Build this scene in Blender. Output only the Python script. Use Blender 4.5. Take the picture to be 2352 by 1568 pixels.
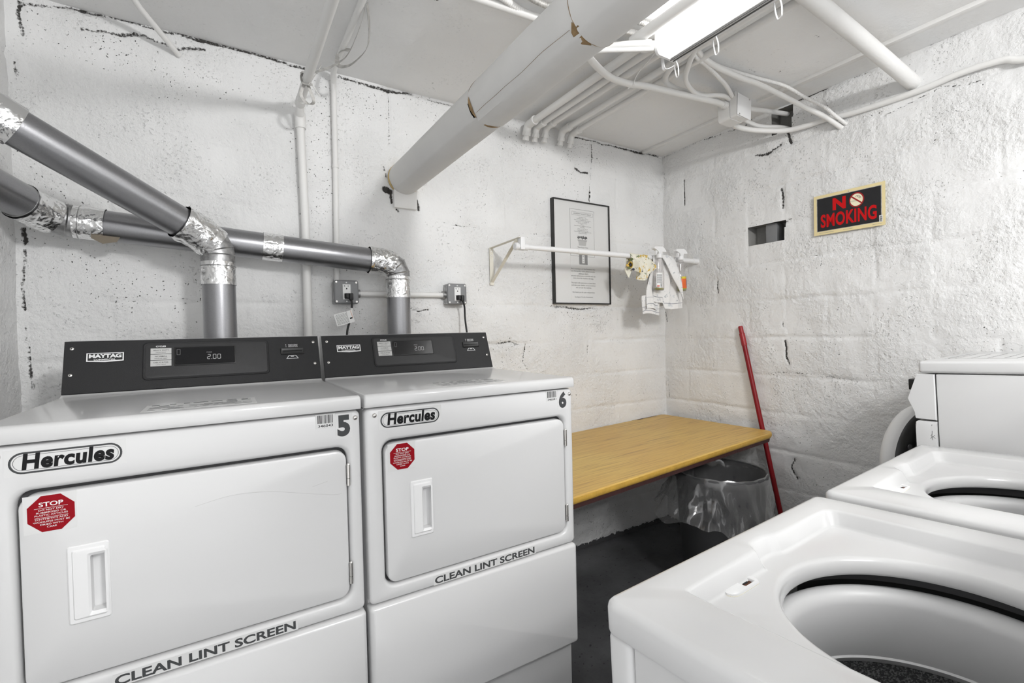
import bpy, bmesh, math, random
import numpy as np
from mathutils import Vector, Matrix, noise as mnoise

# ------------------------------------------------------------------ scene, camera, light
for o in list(bpy.data.objects): bpy.data.objects.remove(o)
SC = bpy.context.scene
COL = SC.collection
random.seed(7)

CAM = Vector((0.38814, -1.23842, 1.30534)); YAW, PIT, ROL, FPX = 0.550451, -0.018197, -0.023639, 1084.70
fw = Vector((math.sin(YAW)*math.cos(PIT), math.cos(YAW)*math.cos(PIT), math.sin(PIT)))
rt = Vector((math.cos(YAW), -math.sin(YAW), 0)); up = rt.cross(fw)
rt2 = rt*math.cos(ROL)+up*math.sin(ROL); up2 = -rt*math.sin(ROL)+up*math.cos(ROL)
cd = bpy.data.cameras.new('camera'); cam = bpy.data.objects.new('camera', cd); COL.objects.link(cam)
cam.matrix_world = Matrix(((rt2.x, up2.x, -fw.x, CAM.x), (rt2.y, up2.y, -fw.y, CAM.y), (rt2.z, up2.z, -fw.z, CAM.z), (0, 0, 0, 1)))
cd.sensor_fit = 'HORIZONTAL'; cd.sensor_width = 36; cd.lens = FPX*36/2352; cd.clip_start = 0.02
SC.camera = cam

W = bpy.data.worlds.new('world'); SC.world = W; W.use_nodes = True
W.node_tree.nodes['Background'].inputs['Color'].default_value = (0.985, 0.99, 1, 1)
W.node_tree.nodes['Background'].inputs['Strength'].default_value = 1.35
def tube_light(name, loc, power):
    l = bpy.data.lights.new(name, 'POINT'); l.shadow_soft_size = .07; l.energy = power; l.color = (1, .998, .995)
    o = bpy.data.objects.new(name, l); COL.objects.link(o); o.location = loc
    return o
LENS_EMIT = 5.0
for yy in (-2.1, -2.45, -2.8): tube_light('room_light', (1.26, yy, 2.32), 44)      # second ceiling tube, behind the camera
SC.view_settings.view_transform = 'Standard'; SC.view_settings.look = 'None'
SC.view_settings.exposure = 0.14; SC.view_settings.gamma = 1.0; SC.view_settings.use_curve_mapping = False

YW, XR, XL, ZC = 0.95, 2.95, -0.185, 2.47       # back wall, right wall, left wall, ceiling

# ------------------------------------------------------------------ materials
MATS = {}
def nodes(name):
    m = bpy.data.materials.new(name); m.use_nodes = True
    nt = m.node_tree; b = nt.nodes['Principled BSDF']; MATS[name] = m
    return m, nt, b
def N(nt, t, **kw):
    n = nt.nodes.new(t)
    for k, v in kw.items():
        if k in n.inputs.keys(): n.inputs[k].default_value = v
        else: setattr(n, k, v)
    return n
def Lk(nt, a, b): nt.links.new(a, b)
def mat(name, col, rough=0.5, metal=0.0, bump=0.0, bscale=200, spec=0.5, var=0.0, vscale=6, coat=0.0, alpha=1.0, trans=0.0, stretch=None, emit=0.0):
    m, nt, b = nodes(name)
    c = (col, col, col, 1) if not isinstance(col, tuple) else (*col, 1)
    b.inputs['Base Color'].default_value = c
    b.inputs['Roughness'].default_value = rough; b.inputs['Metallic'].default_value = metal
    b.inputs['Specular IOR Level'].default_value = spec; b.inputs['Coat Weight'].default_value = coat
    b.inputs['Coat Roughness'].default_value = 0.08
    b.inputs['Alpha'].default_value = alpha; b.inputs['Transmission Weight'].default_value = trans
    if emit:
        b.inputs['Emission Color'].default_value = c; b.inputs['Emission Strength'].default_value = emit
    tc = N(nt, 'ShaderNodeTexCoord'); src = tc.outputs['Object']
    if stretch:
        mp = N(nt, 'ShaderNodeMapping'); mp.inputs['Scale'].default_value = stretch; Lk(nt, src, mp.inputs['Vector']); src = mp.outputs['Vector']
    if var:
        n = N(nt, 'ShaderNodeTexNoise', Scale=vscale, Detail=5.0); Lk(nt, src, n.inputs['Vector'])
        r = N(nt, 'ShaderNodeValToRGB'); Lk(nt, n.outputs['Fac'], r.inputs['Fac'])
        r.color_ramp.elements[0].position = 0.3; r.color_ramp.elements[1].position = 0.7
        r.color_ramp.elements[0].color = tuple(max(0, x*(1-var)) for x in c[:3])+(1,); r.color_ramp.elements[1].color = tuple(min(1, x*(1+var*.5)) for x in c[:3])+(1,)
        Lk(nt, r.outputs['Color'], b.inputs['Base Color'])
    if bump:
        n = N(nt, 'ShaderNodeTexNoise', Scale=bscale, Detail=4.0); Lk(nt, src, n.inputs['Vector'])
        bp = N(nt, 'ShaderNodeBump', Strength=bump, Distance=0.004); Lk(nt, n.outputs['Fac'], bp.inputs['Height']); Lk(nt, bp.outputs['Normal'], b.inputs['Normal'])
    return m

def paint_wall(name, base, pit_amount, bumpk, floorpaint):
    m, nt, b = nodes(name)
    geo = N(nt, 'ShaderNodeNewGeometry'); pos = geo.outputs['Position']
    b.inputs['Roughness'].default_value = 0.62; b.inputs['Specular IOR Level'].default_value = 0.35
    # broad tone
    n0 = N(nt, 'ShaderNodeTexNoise', Scale=2.2, Detail=5.0); Lk(nt, pos, n0.inputs['Vector'])
    r0 = N(nt, 'ShaderNodeValToRGB'); Lk(nt, n0.outputs['Fac'], r0.inputs['Fac'])
    r0.color_ramp.elements[0].position = 0.3; r0.color_ramp.elements[1].position = 0.7
    r0.color_ramp.elements[0].color = (base*.93, base*.93, base*.925, 1); r0.color_ramp.elements[1].color = (base, base, base*.992, 1)
    # pits: two voronoi layers masked by broad noise and by the painted 'pit' attribute
    at = N(nt, 'ShaderNodeAttribute', attribute_name='pit'); ad = N(nt, 'ShaderNodeAttribute', attribute_name='dirt')
    wn = N(nt, 'ShaderNodeTexNoise', Scale=55.0, Detail=3.0); Lk(nt, pos, wn.inputs['Vector'])
    wv = N(nt, 'ShaderNodeVectorMath', operation='MULTIPLY_ADD'); Lk(nt, wn.outputs['Color'], wv.inputs[0]); wv.inputs[1].default_value = (.022, .022, .022); Lk(nt, pos, wv.inputs[2])
    mask = N(nt, 'ShaderNodeTexNoise', Scale=3.4, Detail=4.0, Roughness=0.6); Lk(nt, pos, mask.inputs['Vector'])
    outs = []
    for sc, rad, mk in ((40.0, 0.125, 0.10), (88.0, 0.20, 0.04)):
        v = N(nt, 'ShaderNodeTexVoronoi', Scale=sc); Lk(nt, wv.outputs[0], v.inputs['Vector'])
        # radius varies per cell and with the mask
        sp = N(nt, 'ShaderNodeSeparateColor'); Lk(nt, v.outputs['Color'], sp.inputs[0])
        a1 = N(nt, 'ShaderNodeMath', operation='MULTIPLY_ADD'); Lk(nt, mask.outputs['Fac'], a1.inputs[0]); a1.inputs[1].default_value = 2.2; a1.inputs[2].default_value = -1.12+pit_amount-mk
        a2 = N(nt, 'ShaderNodeMath', operation='ADD'); Lk(nt, a1.outputs[0], a2.inputs[0]); Lk(nt, at.outputs['Fac'], a2.inputs[1])
        a3 = N(nt, 'ShaderNodeMath', operation='SUBTRACT'); Lk(nt, a2.outputs[0], a3.inputs[0]); Lk(nt, sp.outputs[0], a3.inputs[1])
        a4 = N(nt, 'ShaderNodeMath', operation='MULTIPLY', use_clamp=True); Lk(nt, a3.outputs[0], a4.inputs[0]); a4.inputs[1].default_value = 2.0
        a5 = N(nt, 'ShaderNodeMath', operation='MULTIPLY'); Lk(nt, a4.outputs[0], a5.inputs[0]); a5.inputs[1].default_value = rad
        a6 = N(nt, 'ShaderNodeMath', operation='SUBTRACT'); Lk(nt, a5.outputs[0], a6.inputs[0]); Lk(nt, v.outputs['Distance'], a6.inputs[1])
        a7 = N(nt, 'ShaderNodeMath', operation='MULTIPLY', use_clamp=True); Lk(nt, a6.outputs[0], a7.inputs[0]); a7.inputs[1].default_value = 11.0
        outs.append(a7.outputs[0])
    mx = N(nt, 'ShaderNodeMath', operation='MAXIMUM'); Lk(nt, outs[0], mx.inputs[0]); Lk(nt, outs[1], mx.inputs[1])
    # porous dents in rough patches: shallow hollows, their shade painted in as faint gray
    dn_ = N(nt, 'ShaderNodeTexNoise', Scale=105.0, Detail=2.0); Lk(nt, pos, dn_.inputs['Vector'])
    dm_ = N(nt, 'ShaderNodeTexNoise', Scale=5.5, Detail=3.0); Lk(nt, pos, dm_.inputs['Vector'])
    d1_ = N(nt, 'ShaderNodeMath', operation='MULTIPLY_ADD'); Lk(nt, dm_.outputs['Fac'], d1_.inputs[0]); d1_.inputs[1].default_value = .55; d1_.inputs[2].default_value = -.955
    d2_ = N(nt, 'ShaderNodeMath', operation='ADD'); Lk(nt, dn_.outputs['Fac'], d2_.inputs[0]); Lk(nt, d1_.outputs[0], d2_.inputs[1])
    dent = N(nt, 'ShaderNodeMath', operation='MULTIPLY', use_clamp=True); Lk(nt, d2_.outputs[0], dent.inputs[0]); dent.inputs[1].default_value = 9.0
    dc_ = N(nt, 'ShaderNodeMath', operation='MULTIPLY'); Lk(nt, dent.outputs[0], dc_.inputs[0]); dc_.inputs[1].default_value = .15
    # cracks: painted attribute thresholded by fine noise
    n2 = N(nt, 'ShaderNodeTexNoise', Scale=110.0, Detail=4.0, Roughness=0.65); Lk(nt, pos, n2.inputs['Vector'])
    c1 = N(nt, 'ShaderNodeMath', operation='ADD'); Lk(nt, n2.outputs['Fac'], c1.inputs[0]); Lk(nt, ad.outputs['Fac'], c1.inputs[1])
    c2 = N(nt, 'ShaderNodeMath', operation='SUBTRACT'); Lk(nt, c1.outputs[0], c2.inputs[0]); c2.inputs[1].default_value = 1.0
    c3 = N(nt, 'ShaderNodeMath', operation='MULTIPLY', use_clamp=True); Lk(nt, c2.outputs[0], c3.inputs[0]); c3.inputs[1].default_value = 6.0
    dk = N(nt, 'ShaderNodeMath', operation='MAXIMUM'); Lk(nt, mx.outputs[0], dk.inputs[0]); Lk(nt, c3.outputs[0], dk.inputs[1])
    mixd = N(nt, 'ShaderNodeMix', data_type='RGBA'); Lk(nt, dk.outputs[0], mixd.inputs['Factor']); mixe = N(nt, 'ShaderNodeMix', data_type='RGBA'); Lk(nt, dc_.outputs[0], mixe.inputs['Factor']); Lk(nt, r0.outputs['Color'], mixe.inputs['A']); mixe.inputs['B'].default_value = (.30, .30, .295, 1); Lk(nt, mixe.outputs['Result'], mixd.inputs['A']); mixd.inputs['B'].default_value = (.045, .042, .039, 1)
    outc = mixd.outputs['Result']
    if floorpaint:
        sx = N(nt, 'ShaderNodeSeparateXYZ'); Lk(nt, pos, sx.inputs[0])
        n3 = N(nt, 'ShaderNodeTexNoise', Scale=28.0, Detail=5.0, Roughness=0.7); Lk(nt, pos, n3.inputs['Vector'])
        f1 = N(nt, 'ShaderNodeMath', operation='MULTIPLY_ADD'); Lk(nt, n3.outputs['Fac'], f1.inputs[0]); f1.inputs[1].default_value = 0.07; f1.inputs[2].default_value = -0.005
        f2 = N(nt, 'ShaderNodeMath', operation='LESS_THAN'); Lk(nt, sx.outputs['Z'], f2.inputs[0]); Lk(nt, f1.outputs[0], f2.inputs[1])
        mf = N(nt, 'ShaderNodeMix', data_type='RGBA'); Lk(nt, f2.outputs[0], mf.inputs['Factor']); Lk(nt, outc, mf.inputs['A']); mf.inputs['B'].default_value = (.075, .075, .078, 1); outc = mf.outputs['Result']
    Lk(nt, outc, b.inputs['Base Color'])
    # bump: lumpy paint + sandy grain + pits
    nb = N(nt, 'ShaderNodeTexNoise', Scale=62.0, Detail=5.0, Roughness=0.62); Lk(nt, pos, nb.inputs['Vector'])
    mb = N(nt, 'ShaderNodeTexNoise', Scale=4.0, Detail=2.0); Lk(nt, pos, mb.inputs['Vector'])
    mr = N(nt, 'ShaderNodeMapRange'); Lk(nt, mb.outputs['Fac'], mr.inputs['Value']); mr.inputs['From Min'].default_value = .38; mr.inputs['From Max'].default_value = .62; mr.inputs['To Min'].default_value = .25; mr.inputs['To Max'].default_value = 1.0
    nc_ = N(nt, 'ShaderNodeTexNoise', Scale=23.0, Detail=2.0); Lk(nt, pos, nc_.inputs['Vector'])
    nq_ = N(nt, 'ShaderNodeMath', operation='MULTIPLY_ADD'); Lk(nt, nc_.outputs['Fac'], nq_.inputs[0]); nq_.inputs[1].default_value = .9; Lk(nt, nb.outputs['Fac'], nq_.inputs[2])
    h1 = N(nt, 'ShaderNodeMath', operation='MULTIPLY'); Lk(nt, nq_.outputs[0], h1.inputs[0]); Lk(nt, mr.outputs[0], h1.inputs[1])
    h2 = N(nt, 'ShaderNodeMath', operation='SUBTRACT'); Lk(nt, h1.outputs[0], h2.inputs[0]); Lk(nt, dk.outputs[0], h2.inputs[1])
    h3 = N(nt, 'ShaderNodeMath', operation='MULTIPLY_ADD'); Lk(nt, dent.outputs[0], h3.inputs[0]); h3.inputs[1].default_value = -.28; Lk(nt, h2.outputs[0], h3.inputs[2]); h2 = h3
    bp = N(nt, 'ShaderNodeBump', Strength=bumpk, Distance=0.013); Lk(nt, h2.outputs[0], bp.inputs['Height']); Lk(nt, bp.outputs['Normal'], b.inputs['Normal'])
    return m
paint_wall('block_paint', 0.82, 0.40, 0.72, True)
paint_wall('ceiling_paint', 0.85, -0.28, 0.22, False)

mat('enamel', 0.67, 0.28, spec=0.5, coat=0.25)
mat('enamel_deck', 0.66, 0.2, coat=0.3)
mat('plastic_white', 0.80, 0.4)
mat('pipe_paint', (.78, .775, .76), 0.55, bump=0.15, bscale=90)
mat('jacket_paint', (.70, .695, .68), 0.6, bump=0.25, bscale=30, var=.05)
mat('jacket_raw', (.33, .22, .11), 0.9, bump=.6, bscale=80, var=.5, vscale=40)
mat('jacket_tan', (.62, .47, .22), 0.8)
mat('console_black', (.018, .018, .019), 0.45, bump=0.25, bscale=900, spec=0.28)
mat('console_panel', (.030, .030, .031), 0.38, bump=0.2, bscale=900, spec=.35)
mat('display_glass', (.005, .005, .006), 0.12, spec=.3)
mat('black_plastic', (.012, .012, .012), 0.35)
mat('rubber_black', (.010, .010, .010), 0.5)
mat('steel_gray', (.62, .62, .62), 0.35, metal=0.6, bump=.05, bscale=30, var=.12, vscale=14)
mat('screw_metal', (.75, .73, .70), 0.25, metal=1.0)
mat('galvanised', (.31, .31, .32), 0.30, metal=0.92, var=.06, vscale=250, bump=.04, bscale=500)
mat('galvanised_elbow', (.42, .42, .42), 0.42, metal=0.9, var=.45, vscale=45, bump=.1, bscale=150)
mat('box_gray', (.215, .218, .222), 0.5, metal=0.15, bump=.15, bscale=300)
mat('box_zinc', (.45, .45, .45), 0.4, metal=0.8, var=.5, vscale=60)
mat('ink', (.010, .010, .011), 0.5, spec=.15); mat('ink_gray', (.060, .062, .064), 0.5, spec=.2); mat('ink_mid', (.22, .22, .22), 0.6); mat('paper', (.80, .80, .79), 0.45); mat('paper_clear', (.68, .68, .675), 0.3)
mat('label_gray', (.52, .52, .51), 0.45)
mat('sticker_red', (.27, .004, .010), 0.5, spec=.12); mat('print_white', (.80, .80, .80), 0.5)
mat('sign_red', (.54, .008, .010), 0.45, spec=.15); mat('sign_black', (.018, .018, .020), 0.4, spec=.3); mat('sign_cream', (.78, .66, .36), 0.4); mat('sign_pale', (.85, .79, .58), 0.4); mat('sign_dark_red', (.30, .006, .008), .4)
mat('led_gray', (.30, .30, .30), 0.4, emit=.25)
mat('frame_black', (.014, .014, .013), 0.4)
mat('table_edge', (.60, .36, .065), 0.5, bump=.35, bscale=70, var=.15, vscale=30)
mat('table_under', (.055, .020, .018), 0.7, bump=.3, bscale=80)
mat('mop_red', (.22, .005, .009), 0.35, spec=.3); mat('mop_cap', (.30, .010, .014), 0.4)
mat('bin_gray', (.046, .046, .048), 0.55, bump=.15, bscale=300)
mat('floor_dark', (.08, .08, .082), .6)
mat('tub_plastic', (.72, .72, .72), 0.38); mat('tub_inner', (.50, .50, .50), 0.42)
mat('tub_dark', (.055, .055, .057), 0.55)
mat('trim_dark', (.10, .10, .10), .5)
mat('rust', (.10, .035, .015), 0.9, var=.5, vscale=300)
mat('niche_dark', (.30, .295, .28), 0.9, bump=.5, bscale=60)
mat('void', (.012, .012, .012), 0.95)
mat('cord_sleeve', (.72, .72, .70), 0.5)
mat('orange_print', (.60, .20, .06), 0.5)
mat('card_brown', (.20, .17, .13), 0.9)
mat('bracket_ivory', (.74, .71, .62), 0.45)
mat('tint_green', (.30, .30, .03), .3, alpha=.9); mat('label_orange', (.72, .13, .02), .4); mat('label_green', (.35, .42, .02), .4); mat('label_yellow', (.75, .60, .04), .4); mat('label_red', (.6, .08, .05), .4); mat('label_blue', (.05, .10, .3), .4)
mat('strap_metal', (.48, .47, .45), .5, metal=.3, var=.3, vscale=60)

def foil():
    m, nt, b = nodes('foil_tape')
    b.inputs['Base Color'].default_value = (.80, .80, .80, 1); b.inputs['Metallic'].default_value = 1; b.inputs['Roughness'].default_value = .17
    tc = N(nt, 'ShaderNodeTexCoord')
    v = N(nt, 'ShaderNodeTexVoronoi', Scale=70.0, feature='SMOOTH_F1'); wn = N(nt, 'ShaderNodeTexNoise', Scale=24.0, Detail=4.0)
    wv = N(nt, 'ShaderNodeVectorMath', operation='MULTIPLY_ADD'); Lk(nt, tc.outputs['Object'], wn.inputs['Vector']); Lk(nt, wn.outputs['Color'], wv.inputs[0]); wv.inputs[1].default_value = (.05, .05, .05); Lk(nt, tc.outputs['Object'], wv.inputs[2]); Lk(nt, wv.outputs[0], v.inputs['Vector'])
    bp = N(nt, 'ShaderNodeBump', Strength=.55, Distance=0.006); Lk(nt, v.outputs['Distance'], bp.inputs['Height']); Lk(nt, bp.outputs['Normal'], b.inputs['Normal'])
foil()
def wood():
    m, nt, b = nodes('table_laminate')
    b.inputs['Roughness'].default_value = .38
    tc = N(nt, 'ShaderNodeTexCoord'); mp = N(nt, 'ShaderNodeMapping'); mp.inputs['Scale'].default_value = (1.3, 38, 10); Lk(nt, tc.outputs['Object'], mp.inputs['Vector'])
    n = N(nt, 'ShaderNodeTexNoise', Scale=3.0, Detail=7.0, Roughness=.62, Distortion=.4); Lk(nt, mp.outputs['Vector'], n.inputs['Vector'])
    r = N(nt, 'ShaderNodeValToRGB'); Lk(nt, n.outputs['Fac'], r.inputs['Fac'])
    e = r.color_ramp.elements; e[0].position = .30; e[0].color = (.34, .19, .045, 1); e[1].position = .60; e[1].color = (.68, .475, .12, 1)
    k = e.new(.44); k.color = (.58, .375, .095, 1)
    n2 = N(nt, 'ShaderNodeTexNoise', Scale=2.0, Detail=3.0); Lk(nt, tc.outputs['Object'], n2.inputs['Vector'])
    mx = N(nt, 'ShaderNodeMix', data_type='RGBA', blend_type='MULTIPLY'); mx.inputs['Factor'].default_value = .35
    r2 = N(nt, 'ShaderNodeValToRGB'); Lk(nt, n2.outputs['Fac'], r2.inputs['Fac']); r2.color_ramp.elements[0].color = (.85, .62, .45, 1); r2.color_ramp.elements[1].color = (1, 1, .9, 1)
    r2.color_ramp.elements[0].position = .35; r2.color_ramp.elements[1].position = .65
    Lk(nt, r.outputs['Color'], mx.inputs['A']); Lk(nt, r2.outputs['Color'], mx.inputs['B']); Lk(nt, mx.outputs['Result'], b.inputs['Base Color'])
wood()
def floor_mat():
    m, nt, b = nodes('floor_paint')
    b.inputs['Roughness'].default_value = .5
    geo = N(nt, 'ShaderNodeNewGeometry')
    n = N(nt, 'ShaderNodeTexNoise', Scale=4.0, Detail=7.0, Roughness=.6); Lk(nt, geo.outputs['Position'], n.inputs['Vector'])
    r = N(nt, 'ShaderNodeValToRGB'); Lk(nt, n.outputs['Fac'], r.inputs['Fac']); e = r.color_ramp.elements
    e[0].position = .25; e[0].color = (.055, .055, .058, 1); e[1].position = .7; e[1].color = (.135, .137, .142, 1)
    n2 = N(nt, 'ShaderNodeTexNoise', Scale=45.0, Detail=5.0); Lk(nt, geo.outputs['Position'], n2.inputs['Vector'])
    r2 = N(nt, 'ShaderNodeValToRGB'); Lk(nt, n2.outputs['Fac'], r2.inputs['Fac']); r2.color_ramp.elements[0].position = .30; r2.color_ramp.elements[1].position = .36; r2.color_ramp.elements[0].color = (.25, .25, .25, 1)
    mx = N(nt, 'ShaderNodeMix', data_type='RGBA', blend_type='MULTIPLY'); mx.inputs['Factor'].default_value = 1
    Lk(nt, r.outputs['Color'], mx.inputs['A']); Lk(nt, r2.outputs['Color'], mx.inputs['B']); Lk(nt, mx.outputs['Result'], b.inputs['Base Color'])
    bp = N(nt, 'ShaderNodeBump', Strength=.2, Distance=.005); Lk(nt, n2.outputs['Fac'], bp.inputs['Height']); Lk(nt, bp.outputs['Normal'], b.inputs['Normal'])
floor_mat()
def speckle():
    m, nt, b = nodes('basket_speckle')
    b.inputs['Roughness'].default_value = .3
    tc = N(nt, 'ShaderNodeTexCoord')
    v = N(nt, 'ShaderNodeTexVoronoi', Scale=430.0); Lk(nt, tc.outputs['Object'], v.inputs['Vector'])
    sp = N(nt, 'ShaderNodeSeparateColor'); Lk(nt, v.outputs['Color'], sp.inputs[0])
    r = N(nt, 'ShaderNodeValToRGB'); Lk(nt, sp.outputs[0], r.inputs['Fac']); e = r.color_ramp.elements
    e[0].position = .45; e[0].color = (.06, .06, .062, 1); e[1].position = .8; e[1].color = (.24, .24, .24, 1)
    Lk(nt, r.outputs['Color'], b.inputs['Base Color'])
speckle()
def film():
    m, nt, b = nodes('bag_film')
    nt.nodes.remove(b); out = nt.nodes['Material Output']
    tr = N(nt, 'ShaderNodeBsdfTransparent'); gl = N(nt, 'ShaderNodeBsdfGlossy', Roughness=.12); df = N(nt, 'ShaderNodeBsdfTranslucent'); d2 = N(nt, 'ShaderNodeBsdfDiffuse')
    tr.inputs['Color'].default_value = (.93, .93, .93, 1); df.inputs['Color'].default_value = (.8, .8, .8, 1); d2.inputs['Color'].default_value = (.8, .8, .8, 1)
    lw = N(nt, 'ShaderNodeLayerWeight', Blend=.25)
    mr = N(nt, 'ShaderNodeMapRange'); Lk(nt, lw.outputs['Facing'], mr.inputs['Value']); mr.inputs['To Min'].default_value = .22; mr.inputs['To Max'].default_value = .85
    m0 = N(nt, 'ShaderNodeMixShader'); m0.inputs[0].default_value = .5; Lk(nt, df.outputs[0], m0.inputs[1]); Lk(nt, d2.outputs[0], m0.inputs[2])
    m1 = N(nt, 'ShaderNodeMixShader'); m1.inputs[0].default_value = .55; Lk(nt, m0.outputs[0], m1.inputs[1]); Lk(nt, gl.outputs[0], m1.inputs[2])
    m2 = N(nt, 'ShaderNodeMixShader'); Lk(nt, mr.outputs[0], m2.inputs[0]); Lk(nt, tr.outputs[0], m2.inputs[1]); Lk(nt, m1.outputs[0], m2.inputs[2])
    Lk(nt, m2.outputs[0], out.inputs['Surface'])
film()
def clear_plastic(name, tint, opac):
    m, nt, b = nodes(name); nt.nodes.remove(b); out = nt.nodes['Material Output']
    tr = N(nt, 'ShaderNodeBsdfTransparent'); tr.inputs['Color'].default_value = (*tint, 1); gl = N(nt, 'ShaderNodeBsdfGlossy', Roughness=.08); df = N(nt, 'ShaderNodeBsdfDiffuse'); df.inputs['Color'].default_value = (.75, .74, .73, 1)
    lw = N(nt, 'ShaderNodeLayerWeight', Blend=.3)
    m1 = N(nt, 'ShaderNodeMixShader'); m1.inputs[0].default_value = .6; Lk(nt, df.outputs[0], m1.inputs[1]); Lk(nt, gl.outputs[0], m1.inputs[2])
    mr = N(nt, 'ShaderNodeMapRange'); Lk(nt, lw.outputs['Facing'], mr.inputs['Value']); mr.inputs['To Min'].default_value = opac; mr.inputs['To Max'].default_value = .6
    m2 = N(nt, 'ShaderNodeMixShader'); Lk(nt, mr.outputs[0], m2.inputs[0]); Lk(nt, tr.outputs[0], m2.inputs[1]); Lk(nt, m1.outputs[0], m2.inputs[2]); Lk(nt, m2.outputs[0], out.inputs['Surface'])
clear_plastic('bottle_clear', (.93, .92, .92), .10); clear_plastic('picture_glass', (.96, .96, .96), .03)
def lens():
    m, nt, b = nodes('lamp_lens'); b.inputs['Base Color'].default_value = (.9, .9, .9, 1)
    b.inputs['Emission Color'].default_value = (1, .997, .99, 1); b.inputs['Emission Strength'].default_value = LENS_EMIT
lens()
def cloth(name, base, cols, scale, thr):
    m, nt, b = nodes(name); b.inputs['Roughness'].default_value = .9
    tc = N(nt, 'ShaderNodeTexCoord'); src = tc.outputs['Object']
    prev = None
    for i, (c, s, t) in enumerate(zip(cols, scale, thr)):
        n = N(nt, 'ShaderNodeTexNoise', Scale=s, Detail=4.0, Roughness=.65)
        mp = N(nt, 'ShaderNodeMapping'); mp.inputs['Location'].default_value = (3.1*i, 1.7*i, 5.3*i); Lk(nt, src, mp.inputs['Vector']); Lk(nt, mp.outputs['Vector'], n.inputs['Vector'])
        r = N(nt, 'ShaderNodeValToRGB'); Lk(nt, n.outputs['Fac'], r.inputs['Fac']); r.color_ramp.elements[0].position = t; r.color_ramp.elements[1].position = t+.04
        mx = N(nt, 'ShaderNodeMix', data_type='RGBA'); Lk(nt, r.outputs['Color'], mx.inputs['Factor'])
        if prev is None: mx.inputs['A'].default_value = (*base, 1)
        else: Lk(nt, prev, mx.inputs['A'])
        mx.inputs['B'].default_value = (*c, 1); prev = mx.outputs['Result']
    Lk(nt, prev, b.inputs['Base Color'])
    n = N(nt, 'ShaderNodeTexNoise', Scale=500.0); Lk(nt, src, n.inputs['Vector']); bp = N(nt, 'ShaderNodeBump', Strength=.3, Distance=.002); Lk(nt, n.outputs['Fac'], bp.inputs['Height']); Lk(nt, bp.outputs['Normal'], b.inputs['Normal'])
cloth('cloth_floral', (.78, .75, .64), [(.62, .42, .10), (.16, .20, .08), (.03, .04, .07)], (26, 38, 60), (.56, .61, .645))
cloth('cloth_white', (.80, .79, .775), [(.62, .63, .64), (.42, .44, .46)], (22, 45), (.565, .635))
mat('stitch', (.10, .11, .16), .9)

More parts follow.
